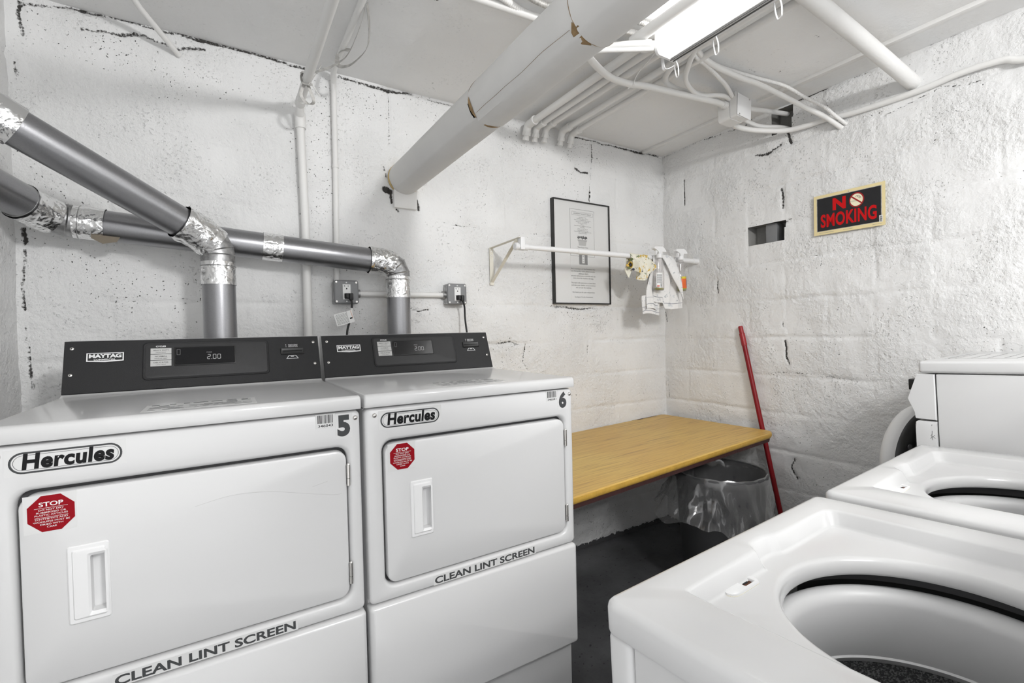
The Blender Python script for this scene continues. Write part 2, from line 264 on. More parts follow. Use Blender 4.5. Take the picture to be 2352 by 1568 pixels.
# ------------------------------------------------------------------ mesh helpers
class MB:
    def __init__(s): s.v = []; s.f = []; s.m = []; s.mats = []; s.T = Matrix.Identity(4)
    def mi(s, name):
        if name not in s.mats: s.mats.append(name)
        return s.mats.index(name)
    def add(s, vs, fs, m):
        b = len(s.v); T = s.T
        s.v += [tuple(T @ Vector(p)) for p in vs]; k = s.mi(m)
        for f in fs: s.f.append([b+i for i in f]); s.m.append(k)
        return s
    def box(s, a, b, m, bev=0.0, seg=2):
        a = Vector(a); b = Vector(b)
        bm = bmesh.new(); bmesh.ops.create_cube(bm, size=1.0)
        for v in bm.verts: v.co = Vector(((a[i]+b[i])/2+v.co[i]*abs(b[i]-a[i]) for i in range(3)))
        if bev: bmesh.ops.bevel(bm, geom=bm.edges[:], offset=bev, segments=seg, profile=.5, affect='EDGES')
        bm.verts.index_update(); s.add([v.co[:] for v in bm.verts], [[v.index for v in f.verts] for f in bm.faces], m); bm.free(); return s
    def loops(s, ls, m, cap0=False, cap1=False, closed=True, mm=None):
        n = len(ls[0]); vs = [p for l in ls for p in l]; fs = []
        for i in range(len(ls)-1):
            for j in range(n if closed else n-1):
                j2 = (j+1) % n; fs.append([i*n+j, i*n+j2, (i+1)*n+j2, (i+1)*n+j])
        b = len(s.v); s.add(vs, fs, m)
        if cap0: s.f.append([b+j for j in reversed(range(n))]); s.m.append(s.mi(m))
        if cap1: s.f.append([b+(len(ls)-1)*n+j for j in range(n)]); s.m.append(s.mi(m))
        return s
    def tube(s, path, r, m, n=12, cap=True, ripple=None):
        P = [Vector(p) for p in path]; k = len(P)
        R = r if isinstance(r, (list, tuple)) else [r]*k
        t0 = (P[1]-P[0]).normalized(); ref = Vector((0, 0, 1)) if abs(t0.z) < .9 else Vector((1, 0, 0))
        u = t0.cross(ref).normalized(); ls = []
        for i in range(k):
            t = ((P[min(i+1, k-1)]-P[i]).normalized()+(P[i]-P[max(i-1, 0)]).normalized()).normalized()
            u = (u-t*u.dot(t)).normalized(); w = t.cross(u)
            sc = 1.0
            if 0 < i < k-1:
                c = (P[i+1]-P[i]).normalized().dot((P[i]-P[i-1]).normalized()); sc = 1/max(.75, math.sqrt((1+c)/2))
            ls.append([tuple(P[i]+(u*math.cos(a)+w*math.sin(a))*R[i]*(sc if False else 1)) for a in (2*math.pi*j/n for j in range(n))])
        return s.loops(ls, m, cap, cap)
    def cyl(s, a, b, r, m, n=20, r2=None): return s.tube([a, b], [r, r if r2 is None else r2], m, n)
    def lathe(s, prof, c, m, n=48, axis=None, cap0=False, cap1=False):
        Z = Vector(axis).normalized() if axis else Vector((0, 0, 1)); X = Z.orthogonal().normalized(); Y = Z.cross(X); c = Vector(c)
        ls = [[tuple(c+Z*h+(X*math.cos(a)+Y*math.sin(a))*r) for a in (2*math.pi*j/n for j in range(n))] for r, h in prof]
        return s.loops(ls, m, cap0, cap1)
    def prism(s, poly, d0, d1, fn, m):       # poly 2D extruded between two depths by fn(x,y,d)
        n = len(poly); vs = [fn(x, y, d0) for x, y in poly]+[fn(x, y, d1) for x, y in poly]
        fs = [list(range(n))[::-1], list(range(n, 2*n))]+[[j, (j+1) % n, n+(j+1) % n, n+j] for j in range(n)]
        return s.add(vs, fs, m)
    def build(s, name, parent=None, angle=35, kind=None):
        me = bpy.data.meshes.new(name); me.from_pydata(s.v, [], s.f)
        for n in s.mats: me.materials.append(MATS[n])
        me.polygons.foreach_set('material_index', s.m)
        bm = bmesh.new(); bm.from_mesh(me); bmesh.ops.recalc_face_normals(bm, faces=bm.faces[:]); bm.to_mesh(me); bm.free()
        me.polygons.foreach_set('use_smooth', [True]*len(me.polygons)); me.set_sharp_from_angle(angle=math.radians(angle))
        o = bpy.data.objects.new(name, me); COL.objects.link(o)
        if parent: o.parent = parent
        if kind: o['kind'] = kind
        return o
def tag(o, label, cat, group=None):
    o['label'] = label; o['category'] = cat
    if group: o['group'] = group
    return o
def thing(name, label, cat, loc=(0, 0, 0), group=None, mw=None):
    o = bpy.data.objects.new(name, None); COL.objects.link(o); o.empty_display_size = .05
    if mw is not None: o.matrix_world = mw
    else: o.location = loc
    return tag(o, label, cat, group)
def rr(x0, y0, x1, y1, r, n=6):
    pts = []
    for cx, cy, a0 in ((x1-r, y1-r, 0), (x0+r, y1-r, 90), (x0+r, y0+r, 180), (x1-r, y0+r, 270)):
        for k in range(n+1):
            a = math.radians(a0+90*k/n); pts.append((cx+r*math.cos(a), cy+r*math.sin(a)))
    return pts
def smooth_path(pts, n=8):
    P = [Vector(p) for p in pts]; out = []
    for i in range(len(P)-1):
        p0 = P[max(i-1, 0)]; p1 = P[i]; p2 = P[i+1]; p3 = P[min(i+2, len(P)-1)]
        for k in range(n):
            t = k/n; out.append(.5*((2*p1)+(-p0+p2)*t+(2*p0-5*p1+4*p2-p3)*t*t+(-p0+3*p1-3*p2+p3)*t**3))
    out.append(P[-1]); return out
# text as 2D polygons
_tc = {}
def text_polys(txt, bold=0.0, sp=1.0):
    key = (txt, bold, sp)
    if key in _tc: return _tc[key]
    cu = bpy.data.curves.new('t', 'FONT'); cu.body = txt; cu.size = 1; cu.offset = bold; cu.space_character = sp; cu.resolution_u = 4
    o = bpy.data.objects.new('t', cu); COL.objects.link(o)
    dg = bpy.context.evaluated_depsgraph_get(); ev = o.evaluated_get(dg); me = ev.to_mesh()
    vs = [(v.co.x, v.co.y) for v in me.vertices]; fs = [list(p.vertices) for p in me.polygons]
    ev.to_mesh_clear(); bpy.data.objects.remove(o); bpy.data.curves.remove(cu)
    _tc[key] = (vs, fs); return vs, fs
class Decal(MB):
    """flat printed piece: layers of 2D shapes laid on a plane fn(x, y, d)"""
    def __init__(s, fn): super().__init__(); s.fn = fn; s.d = 0.0
    def poly(s, pts, m, d): return s.add([s.fn(x, y, d) for x, y in pts], [list(range(len(pts)))], m)
    def rect(s, x0, y0, x1, y1, m, d): return s.poly([(x0, y0), (x1, y0), (x1, y1), (x0, y1)], m, d)
    def slab(s, pts, m, d): return s.prism(pts, 0, d, s.fn, m)
    def ring(s, a, b, m, d):
        n = len(a); return s.add([s.fn(x, y, d) for x, y in a+b], [[j, (j+1) % n, n+(j+1) % n, n+j] for j in range(n)], m)
    def text(s, t, x0, y0, x1, y1, m, d, bold=0.0, slant=0.0, sp=1.0):
        vs, fs = text_polys(t, bold, sp)
        if not vs: return s
        ax = min(v[0] for v in vs); bx = max(v[0] for v in vs); ay = min(v[1] for v in vs); by = max(v[1] for v in vs)
        sx = (x1-x0)/max(1e-6, bx-ax); sy = (y1-y0)/max(1e-6, by-ay)
        return s.add([s.fn(x0+(x-ax)*sx+slant*(y-ay)*sy, y0+(y-ay)*sy, d) for x, y in vs], fs, m)
    def ctext(s, t, cx, y0, h, m, d, bold=0.0, wk=1.0, maxw=None):
        vs, fs = text_polys(t, bold); ax = min(v[0] for v in vs); bx = max(v[0] for v in vs)
        sc = h/.7*wk; w = (bx-ax)*sc
        if maxw and w > maxw: w = maxw
        ay = min(v[1] for v in vs); by = max(v[1] for v in vs)
        return s.text(t, cx-w/2, y0+ay*h/.7, cx+w/2, y0+by*h/.7, m, d, bold)

# ------------------------------------------------------------------ room shell
def vnoise(x, y, seed):
    """value noise on numpy arrays"""
    rng = np.random.RandomState(seed); T = rng.rand(256, 256)
    xi = np.floor(x).astype(int); yi = np.floor(y).astype(int); fx = x-xi; fy = y-yi
    fx = fx*fx*(3-2*fx); fy = fy*fy*(3-2*fy)
    g = lambda a, b: T[a & 255, b & 255]
    return (g(xi, yi)*(1-fx)+g(xi+1, yi)*fx)*(1-fy)+(g(xi, yi+1)*(1-fx)+g(xi+1, yi+1)*fx)*fy
def fbm(x, y, seed, oct=4):
    s = 0; a = .5
    for i in range(oct): s = s+a*vnoise(x*2**i, y*2**i, seed+i); a *= .5
    return s
def seg_dist(x, y, pl):
    d = np.full(x.shape, 9.0)
    for (ax, ay), (bx, by) in zip(pl[:-1], pl[1:]):
        vx, vy = bx-ax, by-ay; L = vx*vx+vy*vy+1e-9
        t = np.clip(((x-ax)*vx+(y-ay)*vy)/L, 0, 1); d = np.minimum(d, np.hypot(x-ax-t*vx, y-ay-t*vy))
    return d
def wall(name, u0, u1, z0, z1, step, to3, material, cracks=(), clusters=(), courses=None, vj=None, holes=(), amp=1.0, seed=1, ramp=()):
    nu = int(round((u1-u0)/step)); nz = int(round((z1-z0)/step))
    U, Z = np.meshgrid(np.linspace(u0, u1, nu+1), np.linspace(z0, z1, nz+1))
    h = (fbm(U*3, Z*3, seed)-.5)*.010*amp+(fbm(U*17+5, Z*17, seed+9)-.5)*.006*amp
    dirt = np.zeros_like(U)
    wob = (fbm(U*9+3, Z*9, seed+20)-.5)*.03
    if courses:
        zc, dz, x0, dx = courses
        rel = (zc-Z+wob*.5)/dz; row = np.floor(rel); dd = np.abs(rel-np.round(rel))*dz
        xs = (U+wob*.5-x0)/dx+np.where(row.astype(int) % 2 == 0, 0, .5); dv = np.abs(xs-np.round(xs))*dx
        st = np.clip((fbm(U*2.3+9, Z*2.3, seed+31)-.30)*3.2, 0, 1)
        st2 = np.clip((fbm(U*2.9+1, Z*2.9, seed+37)-.36)*3.2, 0, 1)
        h -= amp*.0062*st*np.exp(-(dd/.009)**2); h -= amp*.0050*st2*np.exp(-(dv/.007)**2)
        # each block stands a little proud or back
        col = np.floor(xs+.5).astype(int); rng = np.random.RandomState(seed+5); T = rng.rand(64, 64)
        h += (T[row.astype(int) & 63, col & 63]-.5)*.0034*amp
        fleck = np.clip((fbm(U*5, Z*5, seed+50)-.47)*5, 0, 1)
        dirt = np.maximum(dirt, .47*fleck*np.exp(-(dd/.007)**2)); dirt = np.maximum(dirt, .45*fleck*np.exp(-(dv/.006)**2))
    for pl, w, s in cracks:
        d = seg_dist(U+wob*.7, Z+(fbm(U*31, Z*31, seed+70)-.5)*.012+wob*.5, pl); k = np.exp(-(d/w)**2)*(.72+.62*(fbm(U*14, Z*14, seed+60)))
        dirt = np.maximum(dirt, s*k); h -= .006*k*min(1, s)
    pit = np.zeros_like(U)
    for (cu, cz, ru, rz, s) in clusters:
        pit = np.maximum(pit, s*np.exp(-(((U-cu)/ru)**2+((Z-cz)/rz)**2)**2))
    idx = np.arange((nu+1)*(nz+1)).reshape(nz+1, nu+1)
    F = np.stack([idx[:-1, :-1], idx[:-1, 1:], idx[1:, 1:], idx[1:, :-1]], -1).reshape(-1, 4)
    KEEP = np.ones(len(F), bool)
    for (a, b, c, d) in holes:
        uc = (U[:-1, :-1]+U[1:, 1:])/2; zc_ = (Z[:-1, :-1]+Z[1:, 1:])/2; wb = wob[:-1, :-1]*.35
        KEEP &= ~(((uc+wb > a) & (uc+wb < b) & (zc_+wb > c) & (zc_+wb < d)).reshape(-1))
    F = F[KEEP]
    V = [to3(u, z, hh) for u, z, hh in zip(U.ravel().tolist(), Z.ravel().tolist(), h.ravel().tolist())]
    b = len(V); extra = []; mi = []
    for (a, bb, c, d) in holes:          # recess behind the opening
        g = .012; q = [(a-g, c-g), (bb+g, c-g), (bb+g, d+g), (a-g, d+g)]
        V += [to3(u, z, -.006) for u, z in q]+[to3(u, z, -.11) for u, z in q]
        extra += [[b+j, b+(j+1) % 4, b+4+(j+1) % 4, b+4+j] for j in range(4)]+[[b+4, b+5, b+6, b+7]]; b += 8
    faces = F.tolist()+extra
    me = bpy.data.meshes.new(name); me.from_pydata(V, [], faces)
    n0 = dirt.size
    for nm, arr in (('dirt', dirt), ('pit', pit)):
        at = me.attributes.new(nm, 'FLOAT', 'POINT'); full = np.zeros(len(V), np.float32); full[:n0] = arr.ravel(); at.data.foreach_set('value', full)
    me.materials.append(MATS[material]); me.materials.append(MATS['niche_dark'])
    me.polygons.foreach_set('material_index', [0]*len(F)+[1]*len(extra)); me.polygons.foreach_set('use_smooth', [True]*len(F)+[False]*len(extra))
    o = bpy.data.objects.new(name, me); COL.objects.link(o); o['kind'] = 'structure'
    return o

TOPZ = 2.465
bc = [([(-.15, 2.43), (-.05, 2.455), (.02, 2.47)], .010, .62), ([(.0, 2.46), (.12, 2.465), (.30, 2.462), (.50, 2.462), (.60, 2.462), (.745, 2.458)], .010, .70),
      ([(.0, 2.40), (.10, 2.41), (.16, 2.425), (.27, 2.405), (.36, 2.43)], .010, .62),
      ([(.86, 2.455), (.97, 2.450), (1.085, 2.452), (1.20, 2.458)], .010, .74), ([(1.20, 2.458), (1.36, 2.45), (1.48, 2.46)], .008, .62),
      ([(2.16, 2.452), (2.33, 2.455), (2.6, 2.458), (2.92, 2.462)], .009, .70), ([(2.60, 2.452), (2.78, 2.455)], .010, .72),
      ([(1.085, 2.45), (1.088, 2.38), (1.083, 2.20)], .008, .58), ([(2.325, 2.44), (2.33, 2.39), (2.328, 2.33)], .007, .68), ([(2.328, 2.33), (2.315, 2.20), (2.31, 2.11), (2.30, 2.06)], .006, .58), ([(2.315, 2.15), (2.305, 2.09)], .007, .75),
      ([(2.20, 2.27), (2.24, 2.255), (2.30, 2.258)], .010, .76), ([(-.165, 1.69), (-.16, 1.64)], .010, .78), ([(-.165, 1.62), (-.17, 1.50), (-.165, 1.42)], .007, .64), ([(-.17, 1.36), (-.165, 1.20), (-.16, 1.15)], .008, .58), ([(-.150, 2.44), (-.158, 2.40), (-.15, 2.33)], .009, .72), ([(-.17, 2.24), (-.165, 2.20)], .008, .7),
      ([(1.060, 1.992), (1.082, 1.985)], .017, 1.25), ([(1.085, 1.99), (1.086, 1.925)], .009, 1.0), ([(1.214, 1.955), (1.222, 1.912)], .010, .80), ([(1.058, 2.10), (1.064, 2.05)], .008, .62), ([(1.10, 1.898), (1.112, 1.885)], .008, .8),
      ([(1.30, 1.862), (1.42, 1.853), (1.52, 1.858), (1.57, 1.84)], .007, .56), ([(1.64, 1.25), (1.72, 1.26), (1.78, 1.235)], .010, .60), ([(1.82, 1.24), (1.80, 1.15), (1.83, 1.10)], .008, .60),
      ([(2.02, 1.445), (2.2, 1.438), (2.35, 1.442)], .010, .62), ([(2.275, 1.40), (2.27, 1.30), (2.265, 1.1)], .007, .54), ([(.30, 1.28), (.34, 1.22)], .014, .66),
      ([(1.12, 1.44), (1.2, 1.42), (1.26, 1.43)], .008, .58), ([(.44, 1.66), (.40, 1.50)], .006, .5)]
bcl = [(.13, 2.36, .13, .05, .85), (.02, 2.30, .10, .05, .45), (.30, 2.28, .16, .07, .35), (.78, 2.30, .10, .16, .5), (.95, 2.37, .12, .09, .5), (.75, 1.95, .1, .3, .3),
       (1.85, 2.36, .2, .08, .5), (2.15, 2.36, .2, .06, .45), (2.02, 1.66, .05, .25, .45), (1.72, 1.2, .12, .1, .55), (2.2, 1.42, .2, .05, .55), (.1, 1.5, .25, .14, .35), (.9, 1.3, .1, .15, .3), (1.95, 2.22, .18, .05, .4), (1.28, 2.02, .05, .07, .4), (2.1, .9, .3, .25, .15), (2.3, .15, .3, .1, .4)]
wall('wall_back', XL-.02, XR+.02, -.02, ZC+.03, .0075, lambda u, z, h: (u, YW-h, z), 'block_paint', bc, bcl, (2.468, .2035, 1.087, .411), amp=1.0, seed=3)
rc = [([(.773, 2.26), (.77, 2.10)], .0045, .80), ([(.545, 1.59), (.545, 1.52)], .006, .75), ([(.155, 2.04), (.15, 1.98), (.15, 1.93)], .008, .68), ([(.15, 1.23), (.14, 1.14), (.125, 1.10)], .007, .80), ([(.155, 1.33), (.155, 1.30)], .006, .7),
      ([(.56, 1.68), (.53, 1.66), (.46, 1.68)], .006, .56), ([(.95, 2.46), (.6, 2.465), (.45, 2.455), (.38, 2.44)], .008, .55), ([(.42, 2.47), (.36, 2.44), (.32, 2.47)], .012, .7),
      ([(.30, 2.26), (.22, 2.245), (.15, 2.275)], .010, .74), ([(.12, 2.33), (.10, 2.26)], .010, .85), ([(.06, 2.468), (-.07, 2.468)], .010, 1.15), ([(-.07, 2.468), (-.2, 2.462), (-.35, 2.466), (-.75, 2.465)], .007, .5),
      ([(.15, 1.85), (.12, 1.87), (.06, 1.88)], .006, .56), ([(.0, 1.66), (-.2, 1.665), (-.36, 1.66)], .006, .50), ([(.2, 1.05), (.0, 1.06), (-.2, 1.03)], .009, .55), ([(-.3, 2.24), (-.5, 2.28), (-.62, 2.25)], .008, .55),
      ([(-.1, 2.30), (-.25, 2.31)], .009, .52), ([(.1, .60), (.12, .55), (.09, .5)], .009, .7), ([(.935, 2.40), (.935, 2.20)], .01, .5), ([(.94, 1.42), (.935, 1.36)], .01, .55), ([(.93, 1.0), (.925, .85)], .008, .5)]
rcl = [(.0, 2.36, .16, .09, .75), (.3, 2.36, .1, .08, .5), (-.55, 2.14, .12, .10, .6), (.0, 1.22, .2, .1, .35), (.15, 1.05, .12, .2, .3), (-.3, 1.4, .3, .15, .15), (.05, 2.06, .2, .1, .25), (-.35, 1.9, .1, .1, .3), (.6, 1.95, .2, .3, .2), (.05, .6, .15, .25, .4)]
wall('wall_right', -2.3, YW+.02, -.02, ZC+.03, .0075, lambda u, z, h: (XR-h, u, z), 'block_paint', rc, rcl, (2.468, .2035, .145, .411), holes=[(.14, .349, 1.765, 1.866), (.095, .205, 2.34, 2.462)], amp=1.0, seed=14)
wall('wall_left', -1.2, YW+.02, -.02, ZC+.03, .02, lambda u, z, h: (XL+h, u, z), 'block_paint', [], [(.8, 1.2, .3, .4, .2)], (2.468, .2035, .145, .411), amp=1.0, seed=27)
cc = [([(.80, .82), (.86, .74)], .008, .6), ([(1.02, .62), (1.06, .60)], .006, .6), ([(1.05, .30), (1.12, .32)], .01, .62), ([(1.24, .80), (1.30, .90)], .008, .6), ([(1.10, .06), (1.2, .09)], .006, .7), ([(2.2, -.02), (2.5, .02), (2.62, -.06)], .008, .55), ([(2.3, -.3), (2.5, -.25)], .008, .55), ([(2.5, -.12), (2.6, -.05)], .01, .5)]
wall('ceiling', XL-.02, XR+.02, -2.3, YW+.03, .02, lambda u, z, h: (u, z, ZC+h*.5), 'ceiling_paint', cc, [(2.4, -.1, .2, .12, .5)], amp=.8, seed=41)
fl = MB(); fl.add([(XL-.05, -2.3, 0), (XR+.05, -2.3, 0), (XR+.05, YW+.05, 0), (XL-.05, YW+.05, 0)], [[0, 1, 2, 3]], 'floor_paint'); fl.build('floor', kind='structure')
# block left standing inside the wall hole, and rubble in the upper hole
b = MB(); b.box((XR+.03, .20, 1.752), (XR+.10, .262, 1.872), 'box_gray', .003); b.build('trim_1', kind='structure')
# thin ceiling batten near the right wall
b = MB()
for y0, y1 in ((.245, .945), (-1.6, .165)): b.box((2.755, y0, ZC-.016), (2.785, y1, ZC+.004), 'pipe_paint', .003)
b.build('trim_2', kind='structure')

# ------------------------------------------------------------------ dryers
DW, GAP = .686, .0084
def front(x, z, d): return (x, -d, z)
def capsule(cx, cy, w, h, n=14):
    r = h/2; pts = []
    for k in range(n+1): a = -math.pi/2+math.pi*k/n; pts.append((cx+w/2-r+r*math.cos(a), cy+r*math.sin(a)))
    for k in range(n+1): a = math.pi/2+math.pi*k/n; pts.append((cx-w/2+r+r*math.cos(a), cy+r*math.sin(a)))
    return pts
DIG = {'0': 'abcdef', '2': 'abged', '5': 'afgcd'}
def seven(dec, ch, x, y, w, h, m, d):
    t = h*.10
    S = {'a': (x+t, y+h-t, x+w-t, y+h), 'g': (x+t, y+h/2-t/2, x+w-t, y+h/2+t/2), 'd': (x+t, y, x+w-t, y+t), 'f': (x, y+h/2+t*.3, x+t, y+h-t*.6), 'b': (x+w-t, y+h/2+t*.3, x+w, y+h-t*.6), 'e': (x, y+t*.6, x+t, y+h/2-t*.3), 'c': (x+w-t, y+t*.6, x+w, y+h/2-t*.3)}
    for k in DIG[ch]: dec.rect(*S[k], m, d)
def barcode(dec, x0, y0, x1, y1, m, d, seed):
    rng = random.Random(seed); x = x0
    while x < x1-.0006:
        w = rng.choice((.0006, .0010, .0016)); dec.rect(x, y0, min(x+w, x1), y1, m, d); x += w+rng.choice((.0006, .0010, .0014))
def dryer(X0, number, code, label, seed, hz=0.0):
    T = thing('clothes_dryer', label, 'dryer', (X0, 0, 0), 'commercial dryers along the back wall')
    # cabinet body
    b = MB(); b.box((.003, .03, 0), (DW-.003, .66, 1.116), 'enamel', .004); b.build('cabinet', T)
    # upper front panel with the door opening
    x0, x1, z0, z1 = .002, DW-.002, .601, 1.117; dx0, dx1, dz0, dz1 = .047, .650, .640, 1.026
    L3 = lambda pts, y: [(x, y, z) for x, z in pts]
    b = MB()
    b.loops([L3(rr(x0, z0, x1, z1, .014), .034), L3(rr(x0, z0, x1, z1, .014), .008), L3(rr(x0+.002, z0+.002, x1-.002, z1-.002, .013), .003), L3(rr(x0+.007, z0+.007, x1-.007, z1-.007, .011), 0),
             L3(rr(dx0-.011, dz0-.011, dx1+.011, dz1+.011, .034), 0), L3(rr(dx0-.006, dz0-.006, dx1+.006, dz1+.006, .031), .002), L3(rr(dx0-.002, dz0-.002, dx1+.002, dz1+.002, .029), .008), L3(rr(dx0-.001, dz0-.001, dx1+.001, dz1+.001, .028), .028)], 'enamel')
    b.build('front_panel', T, 40)
    b = MB(); b.box((dx0-.02, .026, dz0-.02), (dx1+.02, .0295, dz1+.02), 'tub_dark'); b.build('dark_backing', T)  # dark sheet behind the door, darkens the gap around it
    # door with recess for the handle
    hx0, hx1, hh0, hh1 = .119, .181, .755, .907
    g = .0045
    D = MB()
    A = lambda k, r, y: L3(rr(dx0+g+k, dz0+g+k, dx1-.002-k, dz1-g-.003-k, r), y)
    D.loops([A(0, .026, .024), A(0, .026, .006), A(.0015, .025, .0022), A(.006, .022, 0), L3(rr(hx0+.002, hh0+.002, hx1-.002, hh1-.002, .003), 0), L3(rr(hx0+.002, hh0+.002, hx1-.002, hh1-.002, .003), .02)], 'enamel')
    door = D.build('door', T, 40)
    if number == '5':
        for pl in ([(.327, .943), (.386, .953), (.438, .952), (.492, .943), (.568, .923), (.618, .911), (.634, .912)], [(.566, .941), (.601, .948)]):
            sc = Decal(front); P_ = smooth_path([(x, z, 0) for x, z in pl], 5)
            up_ = [(p.x, p.y+.00035) for p in P_]; dn_ = [(p.x, p.y-.00035) for p in P_]
            sc.loops([[front(x, z, .0003) for x, z in l] for l in (up_, dn_)], 'label_gray', closed=False)
            ob = sc.build('scratch', door); ob['label'] = 'thin gray scratch across the door'
    H = MB()
    rx0, rx1, rz0, rz1 = .1525, .1785, .772, .884
    Q = lambda a, b_, c, d_, r, y: L3(rr(a, b_, c, d_, r, 3), y)
    H.loops([Q(hx0-.001, hh0-.001, hx1+.001, hh1+.001, .004, .002), Q(hx0-.001, hh0-.001, hx1+.001, hh1+.001, .004, -.002), Q(hx0+.001, hh0+.001, hx1-.001, hh1-.001, .003, -.0035), Q(hx0+.006, hh0+.007, hx1-.005, hh1-.007, .004, -.0035), Q(hx0+.008, hh0+.010, hx1-.006, hh1-.010, .003, -.0065),
             Q(rx0-.004, rz0-.006, rx1+.001, rz1+.006, .003, -.007), Q(rx0, rz0, rx1, rz1, .003, -.003), Q(rx0, rz0, rx1, rz1, .003, .020)], 'plastic_white', cap1=True)
    h = H.build('handle', door, 30)
    for zz in (.955, .705):
        P = MB(); P.cyl((dx1+.001, -.003, zz-.026), (dx1+.001, -.003, zz-.0085), .0042, 'screw_metal', 14); P.cyl((dx1+.001, -.003, zz-.0075), (dx1+.001, -.003, zz+.026), .0042, 'screw_metal', 14); P.lathe([(.0, .0305), (.0025, .030), (.004, .0275), (.0042, .0265)], (dx1+.001, -.003, zz), 'screw_metal', 12)
        P.box((dx1-.004, .0, zz-.024), (dx1+.006, .006, zz+.024), 'trim_dark'); P.build('hinge', T)
    # stop sticker
    s = Decal(lambda x, z, d: front(x, z, d)); cx, cz, R = .0985, .9805, .0345
    s.slab([(.059, .944), (.135, .944), (.135, 1.017), (.059, 1.017)], 'paper_clear', .0004)
    s.poly([(cx+R*1.0*math.cos(math.radians(22.5+45*k))/math.cos(math.radians(22.5))*.98, cz+R*math.sin(math.radians(22.5+45*k))/math.cos(math.radians(22.5))) for k in range(8)], 'sticker_red', .0006)
    s.ctext('STOP', cx, .9945, .0082, 'print_white', .0008, .02, 1.25)
    for z in (.9915, .9735): s.rect(cx-.024, z-.0003, cx+.024, z+.0003, 'print_white', .0008)
    for t, z in (('DO NOT DRY', .9865), ('RUBBERIZED OR', .9815), ('PLASTIC ARTICLES', .9765), ('SYNTHETICS AND', .9690), ('WOOLENS MUST BE', .9638), ('DRIED WITH', .9586), ('CARE', .9534)): s.ctext(t, cx, z, .0030, 'print_white', .0008, .005, 1.35, .056)
    st = s.build('warning_sticker', door); st['label'] = 'red octagonal stop sticker'
    # brand sticker
    s = Decal(front); cx, cz = .125, 1.082+hz
    s.slab([(.036, 1.058+hz), (.214, 1.058+hz), (.214, 1.108+hz), (.036, 1.108+hz)], 'paper_clear', .0004)
    s.ring(capsule(cx, cz, .166, .041), capsule(cx, cz, .159, .034), 'ink_gray', .0006); s.ring(capsule(cx, cz, .154, .029), capsule(cx, cz, .1525, .0275), 'ink_gray', .0006)
    s.text('Hercules', .060, 1.0685+hz, .194, 1.0990+hz, 'ink', .0008, .042, .10, 1.06)
    s.build('brand_sticker', T)
    # barcode and number
    s = Decal(front); s.slab([(.577, 1.080), (.623, 1.080), (.623, 1.115), (.577, 1.115)], 'paper_clear', .0004); barcode(s, .582, 1.0925, .618, 1.113, 'ink', .0006, seed); s.text(code, .583, 1.0835, .618, 1.0895, 'ink', .0006, .01); s.build('barcode_sticker', T)
    s = Decal(front); s.slab([(.624, 1.050), (.665, 1.050), (.665, 1.113), (.624, 1.113)], 'paper_clear', .0004); s.text(number, .628, 1.0545, .659, 1.1085, 'ink_gray', .0006, .055); s.build('number_sticker', T)
    s = Decal(front); s.slab([(.178, .6035), (.524, .6035), (.524, .630), (.178, .630)], 'paper_clear', .0004); s.text('CLEAN LINT SCREEN', .182, .6065, .519, .6265, 'ink_gray', .0006, .03); s.build('lint_sticker', T)
    for sx in (.672, .027):
        P = MB(); P.lathe([(.0062, 0), (.0060, .001), (.0045, .003), (.002, .0042), (.0, .0045)], (sx, 0, 1.098), 'screw_metal', 16, axis=(0, -1, 0)); P.box((sx-.0025, -.0048, 1.0975), (sx+.0025, -.004, 1.0985), 'ink'); P.build('screw', T)
    # lower access panel
    b = MB(); b.loops([L3(rr(.0, .264, DW, .597, .010), .03), L3(rr(.0, .264, DW, .597, .010), .004), L3(rr(.0025, .2665, DW-.0025, .5945, .009), -.004), L3(rr(.009, .273, DW-.009, .588, .006), -.008)], 'enamel', cap1=True); b.build('access_panel', T, 45)
    # top lid
    b = MB()
    prof = [(-.002, 1.120), (-.010, 1.121), (-.012, 1.125), (-.012, 1.145), (-.0095, 1.151), (-.004, 1.1542), (.004, 1.155), (.50, 1.155), (.515, 1.1558), (.527, 1.1585), (.533, 1.161), (.533, 1.12)]
    sec = lambda x, k: [(x, y+(k if y < .45 else 0), z-(k if z > 1.15 else 0)) for y, z in prof]
    b.loops([sec(.0, .006), sec(.0015, .002), sec(.005, 0), sec(DW-.005, 0), sec(DW-.0015, .002), sec(DW, .006)], 'enamel_deck', True, True)
    b.build('top_lid', T, 50)
    s = Decal(lambda x, y, d: (x, y, 1.155+d))
    rng = random.Random(seed+3); s.slab([(.235, .03), (.455, .03), (.455, .145), (.235, .145)], 'paper_clear', .0003)
    for ln, (y, hgt) in enumerate(((.128, .010), (.108, .008), (.092, .005), (.080, .004), (.068, .004), (.056, .004), (.044, .004))):
        x = .245
        while x < .44:
            w = rng.uniform(.008, .05) if ln > 0 else rng.uniform(.01, .03); w = min(w, .445-x)
            if ln == 0 or rng.random() > .25: s.rect(x, y, x+w, y+hgt, 'ink_gray', .0005)
            x += w+rng.uniform(.003, .02)
    s.build('lid_label', T)
    # console
    p0 = Vector((0, .5389, 1.159)); p1 = Vector((0, .5961, 1.3096)); Lc = (p1-p0).length; vd = (p1-p0)/Lc; nd = Vector((0, -vd.z, vd.y))
    con = lambda x, v, d: tuple(Vector((x, 0, 0))+p0+vd*v+nd*d)
    b = MB(); side = [(.5389+.003, 1.159), (.5961+.003, 1.3096), (.645, 1.312), (.660, 1.30), (.660, 1.12), (.5389, 1.12)]
    b.loops([[(x, y, z) for y, z in side] for x in (.006, DW-.006)], 'steel_gray', True, True); con_o = b.build('control_console', T, 30)
